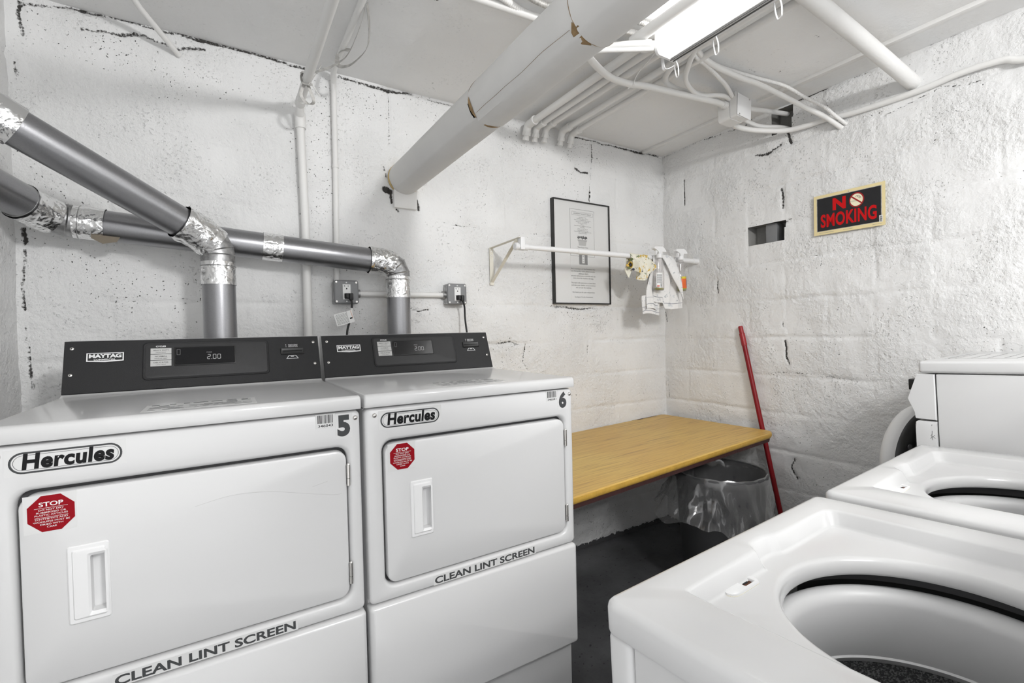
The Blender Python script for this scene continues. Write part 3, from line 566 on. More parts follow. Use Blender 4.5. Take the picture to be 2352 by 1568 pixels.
    b = MB(); b.loops([[con(x, v, -.001) for x, v in rr(.002, .002, DW-.002, Lc, .001, 2)], [con(x, v, .002) for x, v in rr(.002, .002, DW-.002, Lc, .001, 2)], [con(x, v, .003) for x, v in rr(.003, .003, DW-.003, Lc-.001, .001, 2)]], 'console_black', False, True)
    fp = b.build('face_plate', con_o)
    px0, px1, pv0, pv1 = .181, .523, .030, .151
    b = MB(); C = lambda k, d, r=.012: [con(x, v, d) for x, v in rr(px0+k, pv0+k, px1-k, pv1-k, r)]
    b.loops([C(0, .003), C(.001, .0055), C(.003, .0062), C(.005, .0050), C(.007, .0052)], 'console_black'); b.loops([C(.007, .0052, .008), C(.009, .0056, .007)], 'console_panel', False, True); b.build('control_panel', con_o, 60)
    b = Decal(con); qx0, qx1, qv0, qv1 = .2595, .4245, .071, .1325
    Cq = lambda k, d: [con(x, v, d) for x, v in rr(qx0+k, qv0+k, qx1-k, qv1-k, .002, 2)]
    b.loops([Cq(0, .0056), Cq(.0005, .0085), Cq(.002, .009), Cq(.003, .008)], 'black_plastic'); b.loops([Cq(.003, .008), Cq(.0032, .0080)], 'display_glass', False, True)
    for i, ch in enumerate('200'): seven(b, ch, .346+i*.0125+(.003 if i else 0), .0885, .0095, .0165, 'led_gray', .0084)
    b.rect(.3575, .0885, .3592, .0902, 'led_gray', .0084); b.text('PRICE', .345, .1105, .359, .1135, 'led_gray', .0084)
    b.ring([(.2665, .1065), (.2755, .1065), (.2755, .1245), (.2665, .1245)], [(.2672, .1072), (.2748, .1072), (.2748, .1238), (.2672, .1238)], 'ink_mid', .0084)
    b.build('display', con_o)
    for i, (t1, t2) in enumerate((('HEAVY DUTY', 'HIGH HEAT'), ('NORMAL', 'MEDIUM HEAT'), ('DELICATES', 'LOW HEAT'))):
        v1 = .1305-i*.0198; s = Decal(con); s.slab([(.2005, v1-.0182), (.2525, v1-.0182), (.2525, v1), (.2005, v1)], 'label_gray', .0068)
        s.ctext(t1, .2265, v1-.0085, .0040, 'ink_gray', .0070, .005, 1.3, .040); s.ctext(t2, .2265, v1-.0150, .0027, 'ink_gray', .0070, .0, 1.3, .034); s.build('cycle_button', con_o)
    s = Decal(con); s.text('CYCLES', .2135, .1345, .2385, .1395, 'print_white', .0060, .035); s.build('cycle_lettering', con_o)
    # badge
    s = Decal(con); bx0, bx1, bv0, bv1 = .0515, .1365, .0965, .1225; mid = (bx0+bx1)/2
    out = [(bx0, bv0), (mid, bv0-.003), (bx1, bv0), (bx1, bv1), (mid, bv1), (bx0, bv1)]; inn = [(bx0+.003, bv0+.003), (mid, bv0+.0015), (bx1-.003, bv0+.003), (bx1-.003, bv1-.002), (mid, bv1-.002), (bx0+.003, bv1-.002)]
    s.slab(out, 'black_plastic', .0042); s.ring(out, inn, 'print_white', .0046)
    s.text('MAYTAG', bx0+.0055, .1065, bx1-.0055, .1188, 'print_white', .0048, .045, 0, .95)
    for i in range(6): pass
    s.text('COMMERCIAL', bx0+.0165, .0990, bx1-.0185, .1040, 'print_white', .0048, .02); s.build('badge', con_o)
    # card slot
    b = Decal(con); sx0, sx1, sv0, sv1 = .5595, .6345, .0945, .1185
    Cs = lambda k, d: [con(x, v, d) for x, v in rr(sx0+k, sv0+k, sx1-k, sv1-k, .002, 2)]
    b.loops([Cs(0, .003), Cs(.0005, .008), Cs(.002, .009), Cs(.004, .008)], 'black_plastic', False, True); b.slab([(sx0+.007, .1045), (sx1-.007, .1045), (sx1-.007, .1085), (sx0+.007, .1085)], 'void', .0086)
    b.build('card_slot', con_o)
    s = Decal(con)
    for i, t in enumerate(('Insert Card', 'Select Cycle', 'Remove Card')): s.text(t, .5855, .1295-i*.0038, .6145, .1325-i*.0038, 'print_white', .0034, .02); s.text(str(i+1), .577, .1295-i*.0038, .5785, .1325-i*.0038, 'print_white', .0034, .02)
    s.build('card_lettering', con_o); s = Decal(con)
    tz = [(.5765, .0795), (.6155, .0795), (.6075, .0915), (.5845, .0915)]; ti = [(.5790, .0807), (.6130, .0807), (.6060, .0900), (.5860, .0900)]
    s.ring(tz, ti, 'print_white', .0034); s.rect(.5905, .0865, .6005, .0882, 'print_white', .0034); s.build('card_symbol', con_o)
    for x, v in ((.019, .138), (.0185, .058), (.667, .138), (.667, .058)):
        P = MB(); P.lathe([(.0048, 0), (.0046, .001), (.003, .0022), (.0, .0025)], con(x, v, .003), 'screw_metal', 14, axis=tuple(nd)); P.lathe([(.0016, .0026), (.0, .0027)], con(x, v, .003), 'ink', 6, axis=tuple(nd)); P.build('screw', con_o)
    return T
dryer(0, '5', '346043', 'white clothes dryer numbered 5 with black console, nearest the left wall', 5)
dryer(DW+GAP, '6', '346041', 'white clothes dryer numbered 6 with black console, beside the yellow table', 6)

# ------------------------------------------------------------------ exhaust ducts
R4 = .0515
def crumple(path, r, seed, n=56, amp=.0022, sub=10):
    """wrapped tape: ring loops with small random creases"""
    P = smooth_path(path, sub) if len(path) > 2 else [Vector(path[0]).lerp(Vector(path[1]), k/12) for k in range(13)]
    b = MB(); b.tube(P, r, 'foil_tape', n, False)
    for i, p in enumerate(b.v):
        q = Vector(p)*38+Vector((seed*7.1, 0, 0)); d = mnoise.noise(q)+.6*mnoise.noise(q*2.3); c = min(P, key=lambda s: (s-Vector(p)).length_squared)
        b.v[i] = tuple(Vector(p)+(Vector(p)-c).normalized()*(amp*.6+amp*d))
    return b
def gored(path, r, seams=True):
    P = [Vector(p) for p in path]; b = MB(); b.tube(P, r, 'galvanised_elbow', 40, False)
    for i in range(len(P)):
        t = ((P[min(i+1, len(P)-1)]-P[max(i-1, 0)])).normalized(); b.tube([P[i]-t*.0025, P[i], P[i]+t*.0025], [r, r+.0025, r], 'galvanised_elbow', 40, False)
    return b
# duct of dryer 5
T = thing('exhaust_duct', 'galvanised round duct rising from dryer 5 and slanting up to the left wall', 'duct', (.385, .735, 0), 'dryer exhaust ducts')
o5 = Vector((.385, .735, 0))
def sh(pts, o): return [tuple(Vector(p)-o) for p in pts]
d5a = Vector((.385, .735, 1.579)); d5c = Vector((.346, .7223, 1.6676)); d5e = Vector((-.205, .418, 1.952)); dirn = (d5e-d5c).normalized()
b = MB(); b.tube(sh([(.385, .735, .95), (.385, .735, 1.569)], o5), R4, 'galvanised', 48, False); b.build('riser', T)
b = MB(); b.tube(sh([d5c+dirn*.03, d5e], o5), R4, 'galvanised', 48, False); b.build('slanted_pipe', T)
gored(sh([(.385, .735, 1.564), (.385, .735, 1.603), (.383, .735, 1.622), (.371, .731, 1.648), d5c], o5), R4+.0015).build('elbow', T, 50)
crumple(sh([(.385, .735, 1.499), (.385, .735, 1.579)], o5), R4+.0016, 3, amp=.0012).build('foil_wrap', T, 60)
crumple(sh([Vector((.376, .733, 1.640)), d5c+dirn*.012, d5c+dirn*.085], o5), R4+.005, 5, amp=.0045).build('foil_wrap', T, 60)
crumple(sh([d5c+dirn*.505, d5c+dirn*.63], o5), R4+.003, 8, amp=.004).build('foil_wrap', T, 60)
# duct of dryer 6
o6 = Vector((1.072, .845, 0))
T = thing('exhaust_duct', 'galvanised round duct from dryer 6 running left along the back wall behind the slanting duct', 'duct', o6, 'dryer exhaust ducts')
b = MB(); b.tube(sh([(1.072, .845, .95), (1.072, .845, 1.565)], o6), R4, 'galvanised', 48, False); b.build('riser', T)
ha = Vector((.988, .845, 1.635)); hb = Vector((.008, .845, 1.704)); hd = (hb-ha).normalized()
b = MB(); b.tube(sh([ha, hb], o6), R4, 'galvanised', 48, False); b.build('level_pipe', T)
gored(sh([(1.072, .845, 1.555), (1.072, .845, 1.584), (1.060, .845, 1.612), (1.032, .845, 1.629), ha+hd*.01], o6), R4+.0015).build('elbow', T, 50)
gored(sh([hb+hd*.01, (-.036, .843, 1.708), (-.071, .825, 1.714), (-.098, .791, 1.726), (-.120, .749, 1.739)], o6), R4+.0015).build('elbow', T, 50)
b = MB(); b.tube(sh([(-.112, .759, 1.736), (-.222, .538, 1.79)], o6), R4+.001, 'galvanised', 48, False); b.build('end_pipe', T)
crumple(sh([(1.072, .845, 1.475), (1.072, .845, 1.57)], o6), R4+.0016, 13, amp=.0012).build('foil_wrap', T, 60)
crumple(sh([(1.052, .845, 1.62), ha+hd*-.01, ha+hd*.045], o6), R4+.004, 15, amp=.004).build('foil_wrap', T, 60)
crumple(sh([ha+hd*.385, ha+hd*.455], o6), R4+.0016, 18, amp=.0012).build('foil_wrap', T, 60)
crumple(sh([ha+hd*.925, ha+hd*1.005], o6), R4+.0016, 19, amp=.0016).build('foil_wrap', T, 60)
crumple(sh([(-.066, .827, 1.713), (-.095, .796, 1.725), (-.118, .754, 1.737)], o6), R4+.004, 21, amp=.003).build('foil_wrap', T, 60)
b = MB(); f0 = Vector((.062, .803, 1.661))-o6; b.add([tuple(f0+Vector(p)) for p in ((-.03, 0, 0), (.045, 0, -.004), (.035, .004, -.02), (-.002, .008, -.028), (-.03, .004, -.012), (-.03, .003, .001), (.045, .003, -.003), (.035, .007, -.019), (-.002, .011, -.027), (-.03, .007, -.011))], [[0, 1, 2, 3, 4], [9, 8, 7, 6, 5], [0, 1, 6, 5], [1, 2, 7, 6], [2, 3, 8, 7], [3, 4, 9, 8], [4, 0, 5, 9]], 'card_brown'); b.build('loose_flap', T)

# ------------------------------------------------------------------ outlets, cords, conduits on the back wall
def outlet(cx, cz, label):
    T = thing('outlet_box', label, 'outlet', (cx, YW-.004, cz), 'gray outlet boxes on the back wall'); h = .0515
    b = MB(); b.box((-h+.002, -.046, -h+.002), (h-.002, .012, h-.002), 'box_zinc', .004); b.build('back_box', T)
    b = MB(); L = lambda k, y, r=.010: [(x, y, z) for x, z in rr(-h+k, -h+k, h-k, h-k, r)]
    b.loops([L(0, -.044), L(0, -.050), L(.002, -.053), L(.006, -.0545), L(.010, -.0545)], 'box_gray', False, True); cp = b.build('cover_plate', T, 40)
    for sx in (-1, 1):
        for sz in (-1, 1):
            P = MB(); P.lathe([(.0046, 0), (.0042, .0012), (.0, .0016)], (sx*.042, -.0545, sz*.042), 'screw_metal', 12, axis=(0, -1, 0)); P.box((sx*.042-.003, -.0565, sz*.042-.0005), (sx*.042+.003, -.056, sz*.042+.0005), 'ink'); P.build('corner_screw', T)
    b = Decal(lambda x, z, d: (x, -.0545-d, z)); b.slab([(-.0165, -.033), (.0165, -.033), (.0165, .033), (-.0165, .033)], 'paper', .003)
    for zz in (.018, -.016):
        b.rect(-.0085, zz+.004, -.0068, zz+.011, 'ink', .0034); b.rect(-.0115, zz+.0068, -.0085, zz+.0082, 'ink', .0034); b.rect(.0058, zz+.004, .0075, zz+.011, 'ink', .0034); b.poly([(.003*math.cos(a), zz-.004+.003*math.sin(a)) for a in (2*math.pi*k/10 for k in range(10))], 'ink', .0034)
    b.build('receptacle', T)
    for zz in (.041, -.041):
        P = MB(); P.lathe([(.0034, 0), (.003, .0012), (.0, .0016)], (0, -.0545, zz), 'plastic_white', 10, axis=(0, -1, 0)); P.build('plate_screw', T)
    return T
outlet(.8565, 1.5005, 'gray metal outlet box between the two ducts, black plug with a hanging tag')
outlet(1.3855, 1.5035, 'gray metal outlet box right of the dryer 6 duct, black plug and no tag')
def cord(px, pz, path, tagged, label):
    T = thing('power_cord', label, 'cord', (px, YW-.062, pz), 'black dryer power cords')
    b = MB(); b.loops([[(x, y, z) for x, z in rr(-.014, -.013, .012, .011, .005, 4)] for y in (.001, -.012)]+[[(x, -.022, z) for x, z in rr(-.010, -.009, .012, .010, .004, 4)]], 'rubber_black', True, True)
    b.box((.002, -.030, -.020), (.018, -.008, .010), 'rubber_black', .004); b.build('plug', T, 40)
    P = smooth_path([(.010, -.020, -.012)]+path, 8); b = MB(); b.tube(P, .0046, 'rubber_black', 12); b.build('cable', T)
    if tagged:
        a = Vector(path[0]); c = Vector(path[1]); b = MB(); b.tube([a.lerp(c, .15), a.lerp(c, 1.0)], .0062, 'cord_sleeve', 12); b.build('sleeve', T)
        U = Vector((-.93, -.05, -.26)).normalized(); V = Vector((-.30, 0, .95)); V = (V-U*V.dot(U)).normalized(); o = a.lerp(c, .25)+Vector((-.002, -.006, -.004)); nn = U.cross(V)
        if nn.y > 0: nn = -nn
        s = Decal(lambda x, y, d: tuple(o+U*x+V*y+nn*d)); Wt, Ht = .078, .052
        s.slab([(0, -Ht), (Wt, -Ht), (Wt, 0), (0, 0)], 'paper', .0005)
        for k in range(11):
            xx = .026+k*.0044
            rng = random.Random(k); y = -Ht+.004
            while y < -.006:
                l = rng.uniform(.004, .010); s.rect(xx, y, xx+.0016, min(y+l, -.004), 'ink_mid', .0008); y += l+.0015
        s.rect(.0235, -Ht, .0245, 0, 'ink_mid', .0008); s.rect(.004, -.034, .0055, -.002, 'orange_print', .0008); s.rect(.006, -.036, .017, -.030, 'ink', .0008)
        s.build('warning_tag', T)
cord(.8600, 1.483, [(.012, -.018, -.045), (.006, -.012, -.098), (-.012, -.02, -.165), (-.022, -.06, -.30)], True, 'black power cord from the left outlet with a white printed tag')
cord(1.3905, 1.486, [(.022, -.016, -.045), (.026, -.012, -.10), (.024, -.03, -.165), (.020, -.08, -.32)], False, 'black power cord from the right outlet hanging behind dryer 6')

def pipe(name, label, cat, path, r, m='pipe_paint', group=None, n=18, sub=0, extras=()):
    P = smooth_path(path, sub) if sub else [Vector(p) for p in path]; o = Vector(P[0])
    b = MB(); b.tube([p-o for p in P], r, m, n)
    if not extras:
        ob = b.build(name); ob.location = o; return tag(ob, label, cat, group)
    T = thing(name, label, cat, o, group); b.build('pipe', T)
    for nm, q, rr_, mm in extras: bb = MB(); bb.tube([Vector(p)-o for p in q], rr_, mm, n); bb.build(nm, T)
    return T
yc = YW-.018
pipe('conduit', 'short level white conduit joining the two outlet boxes', 'conduit', [(.915, yc, 1.497), (1.328, yc, 1.5)], .0125, extras=[('connector', [(.906, yc, 1.497), (.922, yc, 1.497)], .019, 'box_zinc'), ('connector', [(1.322, yc, 1.5), (1.336, yc, 1.5)], .019, 'box_zinc')])
pipe('conduit', 'thin white conduit dropping from the ceiling to the left outlet box', 'conduit', [(.829, -1.7, 2.447), (.829, .86, 2.447), (.831, .90, 2.44), (.836, yc, 2.41), (.834, yc, 2.05), (.826, yc, 1.551)], .0115,
     extras=[('clip', [(.8345, yc, 2.06), (.8343, yc, 2.045)], .0135, 'pipe_paint')])
pipe('water_pipe', 'white pipe running down the back wall left of the outlet boxes', 'pipe', [(.683, -1.7, 2.270), (.688, .82, 2.270), (.690, .88, 2.262), (.695, YW-.027, 2.225), (.703, YW-.027, 1.8), (.701, YW-.027, 1.0)], .0165,
     extras=[('coupling', [(.6945, YW-.027, 2.245), (.6965, YW-.027, 2.185)], .0215, 'pipe_paint'), ('coupling', [(.690, .835, 2.270), (.690, .875, 2.266)], .0195, 'pipe_paint')])
pipe('conduit', 'thin white pipe slanting from the ceiling to the far left of the back wall', 'conduit', [(.10, .56, 2.475), (.184, .786, 2.435), (.281, YW-.004, 2.384)], .0095)
# hanger straps between the two ceiling pipes
def ribbon(b, path, w, th, m, side=(0, 0, 1)):
    P = smooth_path(path, 6); S = Vector(side); ls = []
    for i, p in enumerate(P):
        t = (P[min(i+1, len(P)-1)]-P[max(i-1, 0)]).normalized(); s = (S-t*S.dot(t)).normalized(); n = t.cross(s)
        ls.append([tuple(p+s*w/2+n*th), tuple(p-s*w/2+n*th), tuple(p-s*w/2-n*th), tuple(p+s*w/2-n*th)])
    return b.loops(ls, m, True, True)
b = MB(); ribbon(b, [(.841, .40, 2.458), (.845, .46, 2.43), (.835, .54, 2.39), (.818, .608, 2.36), (.778, .649, 2.335), (.730, .64, 2.30), (.700, .66, 2.292), (.668, .66, 2.285), (.672, .665, 2.252), (.705, .66, 2.25)], .010, .0008, 'strap_metal', (.3, .3, 1))
ribbon(b, [(.850, .42, 2.455), (.878, .50, 2.425), (.885, .56, 2.39), (.865, .62, 2.37), (.835, .66, 2.355), (.808, .70, 2.37), (.812, .72, 2.42), (.829, .70, 2.436), (.848, .68, 2.43)], .016, .0008, 'strap_metal', (.5, .2, 1))
ribbon(b, [(.668, .665, 2.29), (.70, .68, 2.235), (.712, .69, 2.20), (.69, .70, 2.195), (.668, .69, 2.225), (.70, .67, 2.295)], .012, .0008, 'strap_metal', (1, .2, .2))
b.tube([(.705, .66, 2.248), (.735, .69, 2.228)], .0022, 'pipe_paint', 8); b.tube([(.69, .66, 2.245), (.735, .64, 2.32)], .0018, 'strap_metal', 8)
tag(b.build('hanger_strap'), 'perforated metal hanger straps looped between the two white ceiling pipes at left', 'strap')

# ------------------------------------------------------------------ big insulated pipe
T = thing('insulated_pipe', 'thick white insulated pipe coming out of the back wall under the ceiling', 'pipe', (1.145, YW, 2.045))
def jacket(y0, y1, r, seam, gap_fn=None):
    b = MB(); n = 64; ls = []
    ys = [y0+(y1-y0)*k/24 for k in range(25)]
    for i, y in enumerate(ys):
        l = []
        for j in range(n):
            a = 2*math.pi*j/n; e = 0
            if i == 0 and gap_fn: e = gap_fn(a, 0)
            if i == 24 and gap_fn: e = gap_fn(a, 1)
            da = (a-math.radians(seam)+math.pi) % (2*math.pi)-math.pi
            rr_ = r+(.0028 if 0 <= da < .5 else 0)*math.exp(-max(0, da)*5)+.0012*mnoise.noise(Vector((math.cos(a)*2, math.sin(a)*2, y*5)))
            l.append((rr_*math.cos(a), y+e-YW, rr_*math.sin(a)))
        ls.append(l)
    b.loops(ls, 'jacket_paint'); return b
g1 = lambda a, k: (.012*math.sin(a*2.1+1)+(.03 if 3.3 < a < 4.0 else 0)) if k == 1 else .006*math.sin(3*a)
jacket(.932, .075, .0742, 222, g1).build('jacket', T, 30)
def lip(b, y, r, fn):
    ring = lambda rr_, dy: [(rr_*math.cos(a), y+fn(a)-YW+dy, rr_*math.sin(a)) for a in (2*math.pi*j/64 for j in range(64))]
    return b.loops([ring(r, -.001), ring(r+.0004, .0006), ring(r-.0034, .0002), ring(r-.005, -.003)], 'jacket_raw')
e1 = lambda a: .010*math.sin(a*2.3)-.016*math.exp(-((a-3.6)/.35)**2)
b = jacket(.095, -.425, .0775, 235, lambda a, k: e1(a) if k == 0 else -.02*math.sin(a*1.7)); lip(b, .095, .0775, e1); b.build('jacket', T, 30)
b = jacket(-.405, -1.9, .0795, 228); lip(b, -.405, .0795, lambda a: 0); b.build('jacket', T, 30)
for y0_, y1_, rr0_, a0_, m_ in ((.078, -.385, .0787, 219, 'jacket_raw'), (.90, .12, .0750, 226, 'strap_metal')):
    b = MB(); pts_ = []
    for k in range(41):
        y = y0_+(y1_-y0_)*k/40; a = math.radians(a0_+3.0*mnoise.noise(Vector((y*9, a0_, 0)))); pts_.append((a, y))
    w_ = .010 if m_ == 'jacket_raw' else .006
    b.loops([[((rr0_-.0012*q)*math.cos(a+w_*q), y-YW, (rr0_-.0012*q)*math.sin(a+w_*q)) for a, y in pts_] for q in (0, 1)], m_, closed=False)
    b.build('seam', T)
# brown frayed paper edge where the jacket has opened
for yy, aa, wd in ((.092, 205, .018), (-.40, 240, .036)):
    b = MB(); b.tube([(0, yy+.01-YW, 0), (0, yy-.04-YW, 0)], .0748, 'jacket_raw', 48, False)
    pts = [(math.radians(aa+d), w) for d, w in ((-26, .001), (-14, wd*.8), (0, wd), (12, wd*.7), (24, .002))]
    ls = [[(r_*math.cos(a), yy-YW+w*.5, r_*math.sin(a)) for a, w in pts] for r_ in (.0788,)]+[[(.0795*math.cos(a), yy-YW-w*.5, .0795*math.sin(a)) for a, w in pts]]
    b.loops(ls, 'jacket_raw', closed=False)
    ob = b.build('torn_lining', T); ob['label'] = 'brown torn lining'
b = MB(); b.tube([(0, -.004, 0), (0, -.021, 0)], .0758, 'jacket_tan', 48, False); b.lathe([(.0758, 0), (.06, 0)], (0, -.021, 0), 'jacket_tan', 48, axis=(0, -1, 0)); b.build('end_band', T)
b = MB(); b.box((1.092, YW-.022, 1.905), (1.205, YW+.02, 1.990), 'pipe_paint', .004); tag(b.build('support_block'), 'small white block wedged in the wall under the insulated pipe end', 'block')

# ------------------------------------------------------------------ five small pipes near the ceiling
SP = [(1.826, 2.422, .0175, 'first of five white ceiling pipes counted from the thick insulated pipe'), (1.884, 2.424, .0150, 'second of five white ceiling pipes counted from the thick insulated pipe'),
      (1.948, 2.434, .0145, 'third of five white ceiling pipes counted from the thick insulated pipe, in the middle'), (2.060, 2.438, .0150, 'fourth of five white ceiling pipes, next to the outermost one'), (2.128, 2.434, .0145, 'outermost of five white ceiling pipes, farthest from the insulated pipe')]
for i, (x, z, r, lb) in enumerate(SP):
    o = Vector((x, .88, z)); T = thing('water_pipe', lb, 'pipe', o, 'five white pipes along the ceiling')
    b = MB(); b.tube([(0, 0, 0), (0, -2.5, 0)], r, 'pipe_paint', 18); b.build('pipe', T)
    b = MB(); b.tube(smooth_path([(0, -.06, 0), (0, -.028, 0), (0, .002, -.003), (0, .016, -.018), (0, .022, -.040)], 4), r+.004, 'pipe_paint', 18); b.tube([(0, -.062, 0), (0, -.046, 0)], r+.0062, 'pipe_paint', 18); b.build('elbow', T)
    b = MB(); b.tube([(0, .020, -.034), (0, .026, -.050)], r+.0065, 'pipe_paint', 8); b.tube([(0, .024, -.046), (0, .033, -.072)], r-.001, 'pipe_paint', 14); b.tube([(0, .030, -.060), (0, .034, -.072)], r+.001, 'pipe_paint', 8); b.build('fitting', T)

# ------------------------------------------------------------------ ceiling conduits crossing to the insulated pipe
def flex(name, label, path, r, group=None, m='pipe_paint', sub=14):
    P = smooth_path(path, sub); L = sum((P[i+1]-P[i]).length for i in range(len(P)-1)); n = max(40, int(L/.0022)); Q = []; acc = 0
    seg = [(P[i+1]-P[i]).length for i in range(len(P)-1)]; k = 0; pos = 0
    for j in range(n+1):
        t = L*j/n
        while k < len(seg)-1 and pos+seg[k] < t: pos += seg[k]; k += 1
        Q.append(P[k].lerp(P[k+1], min(1, (t-pos)/max(seg[k], 1e-9))))
    R = [r*(1.0 if (j % 4) < 2 else .86) for j in range(n+1)]
    b = MB(); o = Q[0]; b.tube([q-o for q in Q], R, m, 12); ob = b.build(name, angle=60); ob.location = o
    return tag(ob, label, 'conduit', group)
ZF = ZC-.022
pipe('conduit', 'straight white conduit crossing the ceiling left of the ribbed ones above the insulated pipe', 'conduit', [(1.10, .196, ZF-.004), (1.80, .150, ZF-.004)], .0145)
flex('ribbed_conduit', 'ribbed white conduit crossing the ceiling, nearest the straight conduit', [(1.18, .142, ZF), (1.41, .181, ZF), (1.62, .10, ZF), (1.80, .062, ZF)], .0115)
flex('ribbed_conduit', 'gray ribbed conduit crossing the ceiling at the top edge beside the insulated pipe', [(1.28, .10, ZF), (1.42, .108, ZF), (1.72, .018, ZF), (1.80, .010, ZF)], .0105, m='strap_metal')
pipe('conduit', 'thick white conduit running beside the bright lamp', 'conduit', [(1.752, .055, 2.40), (1.768, -1.5, 2.40)], .021)
pipe('conduit', 'white conduit entering the lamp end, upper of two', 'conduit', [(1.56, .17, 2.368), (1.63, .095, 2.362), (1.69, .035, 2.36), (1.775, -.012, 2.366)], .0125, sub=6)
pipe('conduit', 'thin white conduit entering the lamp end, lower of two', 'conduit', [(1.575, .135, 2.352), (1.64, .075, 2.346), (1.71, .028, 2.345), (1.79, -.010, 2.352)], .0085, sub=6)
main = [(1.50, .125, 2.43), (1.567, .149, 2.395), (1.653, .187, 2.376), (1.797, .243, 2.374), (1.921, .253, 2.378), (2.033, .233, 2.382), (2.212, .213, 2.385), (2.37, .191, 2.387), (2.46, .190, 2.394), (2.535, .198, 2.400)]
pipe('conduit', 'curved white conduit hanging under the five pipes and ending at the junction box', 'conduit', main, .0140, sub=6, extras=[('connector', [(2.505, .196, 2.398), (2.538, .198, 2.400)], .0185, 'pipe_paint')])
b = MB(); b.tube(smooth_path([(1.905, .02, 2.45), (1.915, .10, 2.42), (1.935, .20, 2.40), (1.945, .238, 2.375)], 5), .0022, 'pipe_paint', 6); b.tube([(1.935, .262, 2.362), (1.944, .236, 2.372), (1.95, .262, 2.394)], .003, 'pipe_paint', 6)
tag(b.build('hanger_wire'), 'thin white wire holding up the curved conduit beside the lamp', 'wire')
pipe('cable', 'white cable loop from the lamp bending back behind the others to the junction box', 'cable', [(2.02, -.06, 2.455), (2.04, .03, 2.445), (2.055, .107, 2.43), (2.09, .185, 2.42), (2.15, .225, 2.42), (2.259, .235, 2.42), (2.387, .210, 2.42), (2.475, .215, 2.42), (2.540, .222, 2.422)], .0125, sub=7)
pipe('cable', 'white cable looping from the lamp with the widest bend to the junction box', 'cable', [(2.03, -.06, 2.45), (2.051, -.002, 2.435), (2.101, .078, 2.41), (2.166, .14, 2.40), (2.273, .185, 2.40), (2.344, .190, 2.40), (2.407, .165, 2.405), (2.475, .165, 2.418), (2.540, .180, 2.424)], .0105, sub=7)
flex('ribbed_conduit', 'ribbed white conduit running straight from the lamp into the top of the junction box', [(2.04, .0, 2.445), (2.09, .033, 2.432), (2.192, .049, 2.425), (2.295, .069, 2.415), (2.393, .1, 2.42), (2.485, .140, 2.428), (2.548, .168, 2.43)], .0095)
pipe('cable', 'smooth white cable from the lamp drooping to a hole in the right wall', 'cable', [(2.03, -.02, 2.455), (2.089, .016, 2.44), (2.217, .036, 2.43), (2.411, .04, 2.43), (2.533, .032, 2.43), (2.70, .020, 2.415), (2.82, -.02, 2.372), (2.880, -.070, 2.325), (2.902, -.105, 2.288), (2.956, -.13, 2.252)], .0115, sub=7)
flex('ribbed_conduit', 'ribbed white conduit lying along the smooth cable to the right wall', [(2.08, .02, 2.455), (2.14, .043, 2.456), (2.281, .059, 2.456), (2.507, .037, 2.456), (2.694, .001, 2.448), (2.81, -.035, 2.405), (2.868, -.092, 2.35), (2.89, -.128, 2.30), (2.956, -.15, 2.262)], .0085)
T = thing('junction_box', 'white metal junction box with a square cover plate under the ceiling by the right wall', 'box', (2.592, .19, 2.383))
b = MB(); b.loops([[(x, y, z) for x, z in rr(-.054, -.054, .054, .054, .016)] for y in (.05, -.012)], 'pipe_paint', True, True); b.build('box_body', T, 40)
b = MB(); b.loops([[(x, y, z) for x, z in rr(-.052, -.052, .052, .052, .010)] for y in (-.014, -.048)], 'pipe_paint', True, True); b.build('extension_ring', T, 40)
b = MB(); b.T = Matrix.Translation((.004, -.052, .0)) @ Matrix.Rotation(math.radians(4), 4, 'Y'); b.box((-.055, -.0015, -.052), (.055, .0015, .052), 'plastic_white', .001); b.build('cover', T)
b = MB(); b.box((-.02, -.02, .05), (.02, .02, ZC-2.383+.004), 'pipe_paint', .002); b.build('mount', T)
for dx, dz in ((.046, .044), (-.038, -.044)): P = MB(); P.lathe([(.0045, 0), (.004, .0015), (.0, .002)], (dx, -.0535, dz), 'screw_metal', 10, axis=(0, -1, 0)); P.build('cover_screw', T)
pipe('conduit', 'long white conduit running along the top of the right wall past the junction box', 'conduit', [(2.645, .200, 2.372), (2.665, .235, 2.362), (2.70, .25, 2.352), (2.80, .205, 2.335), (2.90, .11, 2.318), (2.925, .02, 2.312), (2.932, -.08, 2.31), (2.933, -.20, 2.295), (2.933, -.43, 2.290), (2.933, -.56, 2.300), (2.932, -.68, 2.292), (2.930, -.76, 2.262), (2.93, -1.0, 2.25)], .0125, sub=7)
pipe('cable', 'short white cable from the junction box into the upper hole in the right wall', 'cable', [(2.644, .185, 2.415), (2.72, .195, 2.425), (2.84, .17, 2.43), (2.99, .14, 2.435)], .0115, sub=6)
pipe('cable', 'second short white cable from the junction box into the bottom of the wall hole', 'cable', [(2.644, .21, 2.395), (2.70, .222, 2.385), (2.82, .20, 2.36), (2.91, .145, 2.352), (2.99, .13, 2.352)], .0105, sub=6)
pipe('steam_pipe', 'stout white pipe sloping across the ceiling into the right wall', 'pipe', [(2.96, -.408, 2.335), (2.45, -.405, 2.385), (1.9, -.40, 2.432)], .0285)

